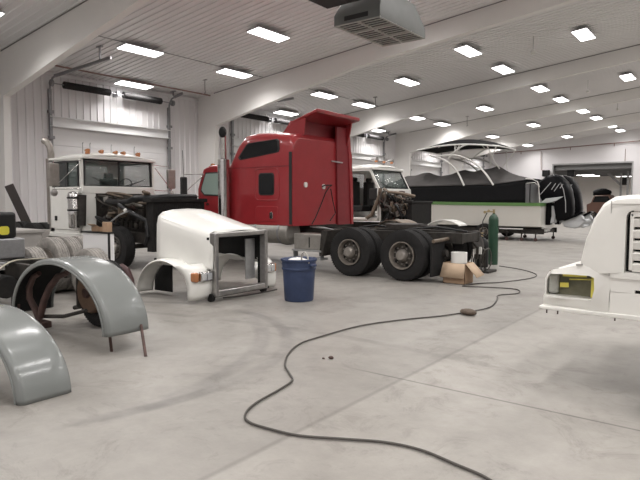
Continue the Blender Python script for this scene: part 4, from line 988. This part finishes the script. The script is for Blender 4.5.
# ------------------------------------------------------------------ axle parts behind the fenders
t = thing('loose_axle', 'rusty brake drum and dark tyre on a loose axle behind the grey fender', 'axle', (-6.5, 4.0, 0))
wheel(t, -6.62, 4.04, .42, .42, .26, -1, rimless=True)
b = MB(); b.lathe([(3.84, .06), (3.84, .24), (3.87, .265), (4.06, .27), (4.08, .24)], (-6.66, 0, .44), 'y', 32); b.build('brake_drum', M['rustdrum'], t)
b = MB(); b.lathe([(3.80, .02), (3.80, .06), (3.85, .07)], (-6.66, 0, .44), 'y', 20); b.build('hub', M['rust'], t)
MB().box(-6.98, -6.90, 3.86, 4.1, .2, .62).build('backing_plate', M['frame'], t, bevel=.02)
MB().tube([(-7.3, 4.02, .15), (-6.66, 4.02, .3)], .03, 10).build('brake_arm', M['frame'], t)
t = thing('suspension_bracket', 'pair of curved rusty suspension arms seen under the grey fender', 'bracket', (-7.1, 3.45, 0))
MB().tube([(-6.50, 3.50, .74), (-6.72, 3.50, .68), (-6.90, 3.49, .54), (-7.02, 3.47, .36), (-7.10, 3.45, .14)], [.03, .04, .042, .042, .045], 12).build('front_arm', M['rust'], t)
MB().tube([(-6.90, 3.36, .72), (-7.05, 3.36, .66), (-7.17, 3.36, .52), (-7.19, 3.37, .38), (-7.13, 3.40, .26), (-7.11, 3.45, .1)], [.03, .035, .038, .038, .04, .045], 12).build('rear_arm', M['rust'], t)
MB().tube([(-7.1, 3.5, .14), (-6.8, 3.6, .16), (-6.45, 3.7, .26)], .025, 10).build('tie_rod', M['frame'], t)
MB().box(-7.22, -7.02, 3.36, 3.56, 0, .08).build('foot_plate', M['rust'], t, bevel=.01)
t = thing('truck_chassis', 'black ladder chassis rails reaching in from the left edge of the hall', 'chassis', (-10, 4.4, 0))
b = MB()
for yy in (3.75, 4.2): b.box(-13.4, -7.75, yy - .04, yy + .04, .50, .72)
for xx in (-12.8, -11.4, -10.0, -8.9, -7.85): b.box(xx, xx + .09, 3.75, 4.2, .52, .70)
b.build('frame_rail', M['frame'], t, bevel=.01)
for xx in (-8.4, -11.0, -12.8): MB().box(xx - .06, xx + .06, 3.7, 4.25, 0, .5).build('trestle', M['frame'], t, bevel=.01)
MB().cyl((-8.1, 3.5, .42), (-9.6, 3.5, .42), .16, 20).build('air_tank', M['radiator'], t, bevel=.02)
MB().box(-12.6, -8.6, 3.40, 3.70, .60, .66).build('side_plank', M['plank'], t)
MB().tube([(-12.0, 3.62, .70), (-8.4, 3.64, .70)], .025, 8).build('brake_pipe', M['galv'], t)
at((-9.5, 4.2, .75))
b = MB()
def ribbon(pts, w_):
    b = MB(); P = [V(p) for p in pts]; sm = []
    for i in range(len(P)-1):
        for k in range(6):
            t_ = k/6; a_, b_, c_, d_ = P[max(i-1,0)], P[i], P[i+1], P[min(i+2, len(P)-1)]
            sm.append(.5*((2*b_) + (c_-a_)*t_ + (2*a_-5*b_+4*c_-d_)*t_*t_ + (-a_+3*b_-3*c_+d_)*t_**3))
    sm.append(P[-1]); vs = []; fs = []
    for p in sm: vs += [p + V((-w_/2, .02, 0)), p + V((w_/2, -.02, .01))]
    for i in range(len(sm)-1): fs.append((2*i, 2*i+1, 2*i+3, 2*i+2))
    return b.add(vs, fs)
STRAP = [(-8.45, 4.22, .735), (-8.45, 4.0, .74), (-8.40, 3.76, .745), (-8.28, 3.55, .70), (-8.05, 3.34, .62), (-7.98, 3.28, .42)]
tag(ribbon(STRAP, .14).build('tow_strap', M['strap'], thick=.012), 'beige webbing strap draped over the black chassis rail', 'strap')

# tyres
def loose_tyre(x, y, R, w_, label, m, n=None):
    t = thing('spare_tyre', label, 'tyre', (x, y, 0), 0, 'dusty loose tyres')
    o = MB(); o.lathe(tyre_prof(w_, R, R*.56), (x, y, R), 'y', 56, closed=True)
    for k in range(54):
        a = 2*PI*k/54
        for s in (-1, 1): o.obox(V((x + math.sin(a)*(R-.010), y + s*w_*.37, R + math.cos(a)*(R-.010))), (.022, w_*.13, .012), (0, a, 0))
    o.build('tread_casing', m, t)
    b = MB(); b.lathe([(y - w_*.36, .03), (y - w_*.36, R*.5), (y - w_*.42, R*.55), (y - w_*.3, R*.57), (y + w_*.3, R*.57)], (x, 0, R), 'y', 32); b.build('rim', M['rim'], t)
loose_tyre(-9.5, 4.50, .42, .28, 'dusty tyre standing alone beside the chassis, leftmost of the loose tyres', M['dustytyre'])
for k in range(4):
    loose_tyre(-9.75, 4.98 + k*.26, .485, .225, 'dusty pale tyre in the upright row below the white cab, %s from the left' % ['first', 'second', 'third', 'fourth'][k], M['dustytyre'])
loose_tyre(-8.5, 4.98, .42, .28, 'dusty ribbed tyre just in front of the white panel cabinet', M['dustytyre'])
at((-8.0, 5.9, .5))
t = thing('wheel_guard', 'maroon rounded wheel guard between grey fender and white hood', 'wheel guard', (-8.82, 5.75, 0))
b = MB(); b.tube([(-9.1, 5.75, 0), (-9.08, 5.75, .22), (-8.98, 5.75, .38), (-8.82, 5.75, .44), (-8.66, 5.75, .38), (-8.56, 5.75, .22), (-8.54, 5.75, .0)], .06, 12); b.build('guard_arc', M['maroon'], t)
MB().cyl((-8.82, 5.74, .22), (-8.82, 5.78, .22), .2, 24).build('guard_plate', M['rust'], t)

# white panel cabinet with cardboard on top
t = thing('parts_cabinet', 'shallow white upright cabinet with black edges behind the dusty tyres', 'cabinet', (-8.7, 5.35, 0))
MB().box(-9.2, -8.42, 5.25, 5.36, 0, 1.06).build('cabinet_body', M['door'], t, bevel=.006)
MB().box(-9.22, -8.40, 5.235, 5.375, 1.06, 1.085).build('top_edge', M['black'], t)
MB().box(-8.42, -8.395, 5.24, 5.27, 0, 1.06).build('corner_strip', M['black'], t)
t = thing('cardboard_box', 'small open cardboard box on top of the white upright cabinet', 'box', (-8.85, 5.34, 1.085))
b = MB(); b.box(-8.95, -8.72, 5.27, 5.275, 1.085, 1.16); b.box(-8.95, -8.72, 5.36, 5.365, 1.085, 1.16); b.box(-8.95, -8.945, 5.27, 5.365, 1.085, 1.16); b.box(-8.725, -8.72, 5.27, 5.365, 1.085, 1.16); b.box(-8.95, -8.72, 5.27, 5.365, 1.085, 1.09); b.build('carton', M['card'], t)
MB().obox((-8.84, 5.24, 1.19), (.22, .1, .005), (-.5, 0, 0)).build('flap', M['cardin'], t)
at((-8.55, 5.35, 1.085)); tag(MB().box(-8.62, -8.48, 5.27, 5.365, 1.085, 1.25).build('small_carton', M['card'], bevel=.004), 'small closed brown carton on the right end of the white upright cabinet', 'box')

# machine with yellow sticker, grey bench, leaning board
t = thing('equipment_case', 'black rounded equipment case with yellow sticker on grey stand at left edge', 'equipment', (-9.2, 3.94, .725))
MB().box(-9.5, -8.93, 3.74, 4.15, .725, 1.03).build('stand', M['galv'], t, bevel=.02)
MB().box(-9.5, -8.98, 3.76, 4.06, 1.03, 1.43).build('case', M['black'], t, bevel=.05, seg=4)
MB().prism(rrect(3.80, 3.94, 1.09, 1.22, .04), -8.985, -8.972, 'x').build('sticker', M['yellow'], t)

t = thing('work_bench', 'long grey metal bench by the left column behind the chassis', 'bench', (-14.2, 6.3, 0))
MB().box(-15.1, -13.3, 5.95, 6.65, .86, .93).build('bench_top', M['greybox'], t, bevel=.01)
MB().box(-15.05, -13.35, 6.0, 6.6, .35, .86).build('bench_body', M['greybox'], t, bevel=.01)
b = MB()
for xx in (-15.0, -13.4):
    for yy in (6.02, 6.58): b.box(xx - .03, xx + .03, yy - .03, yy + .03, 0, .35)
b.build('bench_leg', M['frame'], t)
at((-18.4, 8.9, 0)); tag(MB().beam((-18.5, 8.16, 2.1), (-18.4, 8.98, 0.05), .06, .26).build('leaning_board', M['darkwood'], bevel=.01), 'dark board leaning against the left column', 'board')

# ------------------------------------------------------------------ boxes and bottles at the rear of the red truck
t = thing('cardboard_box', 'open brown cardboard box on the floor behind the red truck chassis', 'box', (-4.5, 10.3, 0))
t.rotation_euler = (0, 0, 0)
x0, x1, y0, y1, zh = -4.80, -4.35, 10.22, 10.62, .40
b = MB(); b.box(x0, x1, y0, y0 + .008, 0, zh); b.box(x0, x1, y1 - .008, y1, 0, zh); b.box(x0, x0 + .008, y0, y1, 0, zh); b.box(x1 - .008, x1, y0, y1, 0, zh); b.box(x0, x1, y0, y1, 0, .01); b.build('carton', M['card'], t)
b = MB(); b.add([(x0, y0, zh), (x1, y0, zh), (x1 + .01, y0 - .07, .12), (x0 - .04, y0 - .07, .12)], [(0,1,2,3)]); b.build('front_flap', M['cardin'], t, thick=.008)
b = MB(); b.add([(x1, y0 + .03, zh), (x1, y1, zh), (x1 + .24, y1 - .02, .17), (x1 + .24, y0 + .0, .15)], [(0,1,2,3)]); b.build('side_flap', M['cardin'], t, thick=.008)
t = thing('paper_roll', 'white roll standing in the open brown cardboard box', 'roll', (-4.56, 10.36, .3))
b = MB(); b.lathe([(.2, .12), (.2, .155), (.60, .155), (.60, .12), (.2, .12)], (-4.56, 10.42, 0), 'z', 32); b.build('roll_wall', M['paper'], t)
b = MB(); b.lathe([(.27, .156), (.27, .159), (.40, .159), (.40, .156)], (-4.56, 10.42, 0), 'z', 32, True); b.build('roll_band', M['galvlight'], t)
def bottle(x, y, h_, r_, label, m, grp=None):
    t = thing('gas_cylinder', label, 'gas cylinder', (x, y, 0), 0, grp)
    b = MB(); b.lathe([(0, .02), (0, r_*.95), (.03, r_), (h_ - r_*1.3, r_), (h_ - r_*.7, r_*.9), (h_ - r_*.2, r_*.6), (h_, r_*.28), (h_ + .02, r_*.28), (h_ + .02, .01)], (x, y, 0), 'z', 32); b.build('cylinder_body', m, t)
    b = MB(); b.cyl((x, y, h_ + .02), (x, y, h_ + .10), .022, 12); b.cyl((x - .05, y, h_ + .06), (x + .03, y, h_ + .06), .014, 10); b.lathe([(h_ + .1, .035), (h_ + .12, .035)], (x, y, 0), 'z', 12); b.build('valve', M['brass'], t)
    return t
t = bottle(-5.2, 13.95, 1.27, .122, 'tall green gas cylinder standing at the tail of the red truck', M['green'])
b = MB()
for dx_ in (-.2, -.1): b.lathe([(-.015, .01), (-.015, .035), (.015, .035), (.015, .01)], (-5.2 + dx_, 13.87, 1.38 + dx_*.3), 'y', 14)
b.cyl((-5.2, 13.95, 1.33), (-5.4, 13.9, 1.33), .015, 8); b.build('regulator', M['brass'], t)
b = MB(); b.tube([(-5.35, 13.88, 1.3), (-5.42, 13.8, 1.1), (-5.4, 13.7, .8), (-5.6, 13.6, .5), (-5.5, 13.6, .3)], .012, 8); b.build('hose', M['hose'], t)
bottle(-5.22, 13.25, .72, .16, 'short black gas cylinder in front of the tall green one', M['black'])
t = thing('hose_reel', 'coil of wire and hoses on a small cart beside the gas cylinders', 'hose coil', (-4.9, 12.35, 0))
b = MB(); cpt = []
for k in range(120):
    a = 2*PI*k/20; cpt.append((-4.9 + .14*math.sin(k*.21)*.3 + .0, 12.35 + .2*math.cos(a)*(1 + .1*math.sin(k)), .30 + .24*math.sin(a)*(1 + .08*math.cos(k*1.7))))
MB().tube([(x + .0035*k - .2, y, z) for k, (x, y, z) in enumerate(cpt)], .012, 6).build('coil', M['enginemid'], t)
MB().box(-5.15, -4.6, 12.1, 12.6, 0, .05).build('cart_base', M['frame'], t, bevel=.01)
b = MB(); b.tube([(-5.1, 12.15, .05), (-5.1, 12.2, .85), (-4.95, 12.2, .9), (-4.75, 12.3, .82)], .016, 8); b.tube([(-4.7, 12.15, .05), (-4.7, 12.15, .5)], .016, 8); b.build('cart_handle', M['frame'], t)
MB().box(-4.95, -4.78, 12.1, 12.14, .42, .58).build('label_plate', M['paper'], t)

# ------------------------------------------------------------------ cable across the floor + lump
cab = [(-.95, 2.95), (-1.16, 3.08), (-1.37, 3.13), (-1.63, 3.18), (-1.87, 3.14), (-2.11, 3.02), (-2.38, 2.88), (-2.62, 2.84), (-2.82, 2.84), (-2.95, 2.93), (-3.05, 3.14), (-3.12, 3.51), (-3.19, 3.75), (-3.34, 3.89), (-3.56, 4.08), (-3.79, 4.4), (-3.96, 4.79), (-3.98, 5.18), (-3.93, 5.95), (-3.7, 6.58), (-3.39, 7.15), (-3.21, 7.64), (-3.09, 8.21), (-3.25, 8.95), (-3.37, 9.35), (-3.18, 9.75), (-3.35, 10.17), (-3.81, 10.12), (-4.28, 9.95), (-4.15, 10.49), (-3.89, 10.86), (-3.61, 11.8), (-3.7, 12.52), (-4.24, 13.2), (-4.9, 13.6)]
cab = [(-.3, 2.5), (-.6, 2.75)] + cab
P = [V((x, y, .014)) for x, y in cab]; sm = []
for i in range(len(P)-1):
    for k in range(5):
        t_ = k/5; a_, b_, c_, d_ = P[max(i-1,0)], P[i], P[i+1], P[min(i+2, len(P)-1)]
        sm.append(.5*((2*b_) + (c_-a_)*t_ + (2*a_-5*b_+4*c_-d_)*t_*t_ + (-a_+3*b_-3*c_+d_)*t_**3))
sm.append(P[-1])
at((0,0,0)); tag(MB().tube(sm, .0095, 8).build('air_hose', M['cable']), 'long dark hose snaking across the concrete floor', 'hose')
at((-3.13, 7.5, 0)); tag(lumpy((-3.13, 7.5, .045), .09, 1.3, .8, .52, 5, M['stone'], 'floor_lump'), 'brown palm-sized lump lying beside the dark hose', 'lump')
for k, (x, y, r_) in enumerate(((-3.35, 4.55, .022), (-3.41, 4.50, .012))):
    at((x, y, 0)); tag(lumpy((x, y, r_*.7), r_, 1.3, 1, .7, 9 + k, M['rust'], 'debris_chip'), ['tiny dark chip of debris near the floor joint', 'smallest dark speck of debris near the floor joint'][k], 'debris')

# ------------------------------------------------------------------ white hood, right edge (front faces -y)
t = thing('truck_hood', 'large white primed hood and bumper with taped headlight opening at the right edge', 'hood', (-.35, 5.9, 0))
CX = -.35
W = M['whitedull']
def mir(pts): return pts + [(2*CX - x, z) for x, z in pts[::-1]]
# main nose: cross-section (front view) lofted back
front = [(-1.12, 1.00), (-1.14, 1.10), (-1.105, 1.28), (-1.05, 1.46), (-.985, 1.575), (-.91, 1.625), (-.80, 1.638), (-.6, 1.645), (CX, 1.65)]
def nose(u, v):
    k = v*(len(front)-1)*2; full = front + [(2*CX - x, z) for x, z in front[:-1][::-1]]
    k = v*(len(full)-1); i = min(int(k), len(full)-2); f = k-i
    x = full[i][0]*(1-f) + full[i+1][0]*f; z = full[i][1]*(1-f) + full[i+1][1]*f
    y = 5.0 + 1.9*u; g = 1 + .10*u; sg = math.sin(min(u/.12, 1)*PI/2)
    zz = z - (1-sg)*.05*(1 if z > 1.3 else .2) + .02*u*(1 if z > 1.3 else (z-1)/.3)
    return (CX + (x-CX)*g*(.965 + .035*sg), y, zz)
b = MB(); b.grid(nose, 16, 48); b.build('hood_shell', W, t, thick=.02, smooth=50)
# front fascia around grille, real opening
gx0 = -.80; gx1 = 2*CX - gx0; gz0, gz1 = 1.035, 1.525
b = MB(); yF = 5.0
ol = [(-1.09, 1.0), (-1.11, 1.10), (-1.07, 1.28), (-1.02, 1.45), (-.955, 1.555), (-.88, 1.605), (-.80, 1.618), (CX, 1.63)]
ol = ol + [(2*CX - x, z) for x, z in ol[:-1][::-1]]
il = [(gx0, gz0), (gx0, 1.1), (gx0, 1.3), (gx0, 1.44), (gx0 + .005, 1.49), (gx0 + .02, 1.515), (gx0 + .045, gz1), (CX, gz1)]
il = il + [(2*CX - x, z) for x, z in il[:-1][::-1]]
n_ = len(ol); vs = [(x, yF, z) for x, z in ol] + [(x, yF - .02, z) for x, z in [(a[0]*.45 + b_[0]*.55, a[1]*.45 + b_[1]*.55) for a, b_ in zip(ol, il)]] + [(x, yF - .01, z) for x, z in il] + [(x, yF + .07, z) for x, z in il]
fs = []
for r_ in range(3):
    for i in range(n_-1): fs.append((r_*n_+i, r_*n_+i+1, (r_+1)*n_+i+1, (r_+1)*n_+i))
b.add(vs, fs); b.box(gx0 - .1, gx1 + .1, yF - .01, yF + .05, .985, gz0); b.build('front_fascia', W, t, smooth=50)
b = MB(); b.box(gx0 - .01, gx1 + .01, yF + .07, yF + .09, gz0, gz1); b.build('grille_backing', M['underfender'], t)
b = MB()
b.box(gx0 + .028, gx0 + .055, yF + .0, yF + .07, gz0 + .02, gz1 - .02); b.box(gx1 - .055, gx1 - .028, yF, yF + .07, gz0 + .02, gz1 - .02)
for k in range(6):
    z = gz0 + .045 + k*.088; b.obox((CX, yF + .03, z), (gx1 - gx0 - .1, .05, .064), (.25, 0, 0))
b.box(gx0 + .03, gx1 - .03, yF + .0, yF + .05, gz1 - .05, gz1 - .01)
b.build('grille', W, t, bevel=.006)
b = MB(); b.beam((-.905, yF - .012, 1.0), (-.905, yF - .012, 1.6), .006, .006); b.build('panel_seam', M['greybox'], t)
MB().beam((-.90, yF - .022, 1.575), (2*CX + .90, yF - .022, 1.575), .004, .006).build('hood_seam', M['greybox'], t)
# lower bumper with headlight recess
def rec(x0_, x1_, z0_, z1_): return rrect(x0_, x1_, z0_, z1_, .035)
hx0_, hx1_, hz0_, hz1_ = -1.405, -1.01, .80, .985
b = MB()
bot = .70
# frame pieces round the recess on both sides (mirrored)
def side(sg):
    X_ = lambda x: x if sg < 0 else 2*CX - x
    ax = lambda a_, c_: sorted((X_(a_), X_(c_)))
    b = MB()
    pt = [(-1.44, .70), (-1.44, .775), (-1.425, .80), (-1.43, .93), (-1.40, .985), (-1.34, 1.02), (-1.2, 1.055), (-1.05, 1.085), (-.92, 1.10), (-.90, 1.0), (-.90, .70)]
    hole = [(-1.41, .785), (-1.41, .795), (-1.412, .81), (-1.41, .92), (-1.39, .965), (-1.35, .985), (-1.2, .99), (-1.05, .99), (-1.015, .975), (-1.01, .88), (-1.03, .785)]
    n__ = len(pt)
    vs = [(X_(x), yF + (.10 if x < -1.37 else .0) , z) for x, z in pt] + [(X_(x), yF + (.08 if x < -1.37 else -.02), z) for x, z in hole] + [(X_(x), yF + .17, z) for x, z in hole]
    fs = []
    for r_ in range(2):
        for i in range(n__): fs.append((r_*n__+i, r_*n__+(i+1) % n__, (r_+1)*n__+(i+1) % n__, (r_+1)*n__+i))
    # sweep the outside back
    back = [(X_(x + .02 if x < -1.0 else x), yF + 1.0, z) for x, z in pt[:9]]
    o_ = len(vs); vs += back
    for i in range(8): fs.append((i, i+1, o_+i+1, o_+i))
    b.add(vs, fs); b.build('bumper_corner', W, t, smooth=40)
    pp = ax(-1.412, -1.008)
    b = MB(); b.box(pp[0], pp[1], yF + .16, yF + .18, .785, .99); rc = b.build('headlight_recess', M['olive'], t)
    pp = ax(-1.405, -1.32); b = MB(); b.box(pp[0], pp[1], yF + .10, yF + .15, .80, .97); b.build('lamp_edge', M['clearlens'], rc, bevel=.02)
    for (a_, c_, z0_, z1_, yo) in ((-1.29, -1.10, .955, .982, .12), (-1.31, -1.24, .86, .90, .12), (-1.05, -1.018, .80, .975, .06), (-1.24, -1.05, .93, .94, .14)):
        pp = ax(a_, c_); b = MB(); b.obox(((pp[0]+pp[1])/2, yF + yo, (z0_+z1_)/2), (pp[1]-pp[0], .006, z1_-z0_), (0, random.uniform(-.08, .08), 0)); b.build('masking_tape', M['tape'], rc)
    pp = ax(-1.40, -1.02); b = MB(); b.box(pp[0], pp[1], yF + .02, yF + .16, .775, .79); b.build('lower_ledge', W, t)
side(-1); side(1)
b = MB(); xa, xb = -.90, 2*CX + .90
b.box(xa, xb, yF - .0, yF + .03, .70, .87); b.box(xa, xb, yF, yF + .03, .905, .99); b.box(xa, -.72, yF, yF + .03, .87, .905); b.box(-(.70 - .72) , xb, yF, yF + .03, .87, .905) if False else b.box(2*CX + .72, xb, yF, yF + .03, .87, .905)
b.box(xa, xb, yF, yF + .25, .69, .70); b.build('bumper', W, t, bevel=.006)
MB().box(-.74, 2*CX + .74, yF + .035, yF + .05, .86, .915).build('bumper_slot', M['underfender'], t)
b = MB(); b.prism([(-1.445, .675), (-.9, .665), (2*CX + .9, .665), (2*CX + 1.445, .675), (2*CX + 1.445, .70), (-1.445, .70)], yF - .015, yF + .12); b.build('bottom_lip', W, t, bevel=.006)
for x in (-1.30, -1.39, -.86, .16, .6): 
    MB().cyl((x, yF + .03, .675), (x, yF + .03, .635), .006, 6).build('mounting_stud', M['rust'], t)
for x, z in ((-1.13, 1.085), (-1.32, 1.035)):
    MB().obox((x, yF - .012 + (.03 if x < -1.3 else .0), z - .01), (.05, .01, .012), (0, -.15, 0)).build('scuff_badge', M['greybox'], t)
# stand carrying it
b = MB()
for x in (-.45, .55):
    b.beam((x, 5.75, .06), (x, 5.75, .95), .05, .05); b.beam((x, 5.2, .82), (x, 6.6, .82), .05, .05); b.beam((x, 5.3, .08), (x, 6.6, .08), .05, .05)
b.beam((-.45, 5.75, .8), (.55, 5.75, .8), .05, .05); b.build('stand_frame', M['frame'], t)
for x in (-.45, .55):
    for y in (5.3, 6.55): MB().lathe([(-.025, .02), (-.025, .05), (.025, .05), (.025, .02)], (x, y, .05), 'y', 14).build('caster', M['black'], t)
t = thing('spare_tyre', 'black tyre cut off by the right edge under the white hood', 'tyre', (-.3, 4.82, 0))
b = MB(); b.lathe(tyre_prof(.22, .3, .17), (-.325, 4.85, .11), 'z', 40, closed=True)
b.build('tread_casing', M['tyre'], t)

# ------------------------------------------------------------------ far background
def box_thing(name, x0, x1, y0, y1, z0, z1, m, label, cat, bev=.02):
    at(((x0+x1)/2, (y0+y1)/2, z0)); return tag(MB().box(x0, x1, y0, y1, z0, z1).build(name, m, bevel=bev), label, cat)
t = thing('pickup_truck', 'dark brown vehicle parked in the room beyond the back opening', 'vehicle', (-11.4, 55.5, 0))
b = MB(); b.prism([(-11.9, .5), (-11.95, 1.3), (-11.6, 1.45), (-11.35, 2.1), (-10.1, 2.15), (-9.7, 1.45), (-9.4, 1.3), (-9.4, .5)], 54.6, 56.4); b.build('body', M['brown'], t, bevel=.08, seg=3)
b = MB(); b.prism([(-11.45, 1.5), (-11.25, 2.0), (-10.2, 2.03), (-9.95, 1.5)], 54.58, 54.62); b.build('window', M['darkglass'], t)
for xx in (-11.4, -9.9): wheel(t, xx, 54.7, .36, .36, .22, -1, hubr=.05); wheel(t, xx, 56.3, .36, .36, .22, 1, hubr=.05)
lumpy((-10.8, 55.2, 2.3), .55, 1.4, .8, .7, 4, M['canvasblack'], 'covered_load', t)
for k, (x, z) in enumerate(((-14.75, 3.75), (-12.9, 3.74))):
    b = MB(); at((x, YB - .3, z)); b.box(x - .28, x + .28, YB - .5, YB - .05, z, z + .55) if k == 0 else b.box(x - .28, x + .28, YB + .4, YB + .8, z, z + .55)
    tag(b.build('wall_heater', M['black'], bevel=.04), ['dark square wall heater on the back wall above the left outboard', 'dark square heater hanging in the back opening above the right outboard'][k], 'heater')
pipe('heater_pipe', [(-14.9, YB - .15, 4.3), (-15.2, YB - .15, 4.35), (-15.25, YB - .15, 5.2), (-15.25, YB - .15, 6.0)], .03, M['pipe'], 'thin brown pipe dropping to the dark heater on the back wall')
for k, x in enumerate((-17.0, -12.8, -9.4)):
    pipe('pipe_drop', [(x, YB - .22, 5.98 + .64*(x + 19.6)/17.6), (x, YB - .22, 5.72 + .64*(x + 19.6)/17.6)], .03, M['pipe'], ['short pipe drop on the back wall nearest the door wall', 'short pipe drop on the back wall above the opening left end', 'short pipe drop on the back wall above the opening right end'][k])
pipe('wall_conduit', [(-8.6, YB - .06, 4.85), (-8.6, YB - .06, 5.85)], .02, M['pipe'], 'thin vertical conduit above the right end of the back opening')
box_thing('blue_sign', -9.3, -8.85, YB + 11.5, YB + 11.58, 3.3, 3.9, M['blue'], 'small dark blue sign on the far room wall', 'sign', .01)
box_thing('wall_box', -10.7, -10.2, YB + 11.45, YB + 11.58, 3.2, 3.95, M['spring'], 'small dark box on the far room wall beside the blue sign', 'box', .01)
for k, y in enumerate((YB + 3.2, YB + 5.6)):
    o = copy_tree(lt); o.location = (-12.3, y, 3.92); o.rotation_euler = (0, 0, PI/2); tag(o, ['LED light in the room beyond the opening, nearer one', 'LED light in the room beyond the opening, farther one'][k], 'ceiling light', 'lights in the far room')
for x, y in ((-17, YB + 3), (-17, YB + 8), (-10, YB + 8.5), (-5.5, YB + 3)):
    o = copy_tree(lt); o.location = (x, y, 3.92); o.rotation_euler = (0, 0, PI/2); tag(o, 'LED light in the far room out of sight behind the back wall', 'ceiling light', 'far room lights out of sight')
o = copy_tree(lt); o.location = (-6, YB + 6, 3.92); o.rotation_euler = (0, 0, PI/2); tag(o, 'LED light in the far room hidden behind the back wall', 'ceiling light', 'lights in the far room')

# ------------------------------------------------------------------ world, camera, colour
w = bpy.data.worlds.new('World'); sc.world = w; w.use_nodes = True
w.node_tree.nodes['Background'].inputs[0].default_value = (.8, .85, .9, 1); w.node_tree.nodes['Background'].inputs[1].default_value = .05
cd = bpy.data.cameras.new('Camera'); cd.sensor_width = 36; cd.sensor_fit = 'HORIZONTAL'; cd.lens = 36 * 566 / 640; cd.clip_end = 200
co = bpy.data.objects.new('Camera', cd); COL.objects.link(co)
co.location = (0, 0, 1.6); co.rotation_euler = (PI/2 - math.atan(39/566), 0, math.radians(37.5)); sc.camera = co
vs_ = sc.view_settings; sc.display_settings.display_device = 'sRGB'; vs_.view_transform = 'Standard'; vs_.look = 'None'; vs_.gamma = 1; vs_.use_curve_mapping = False
vs_.exposure = -0.52
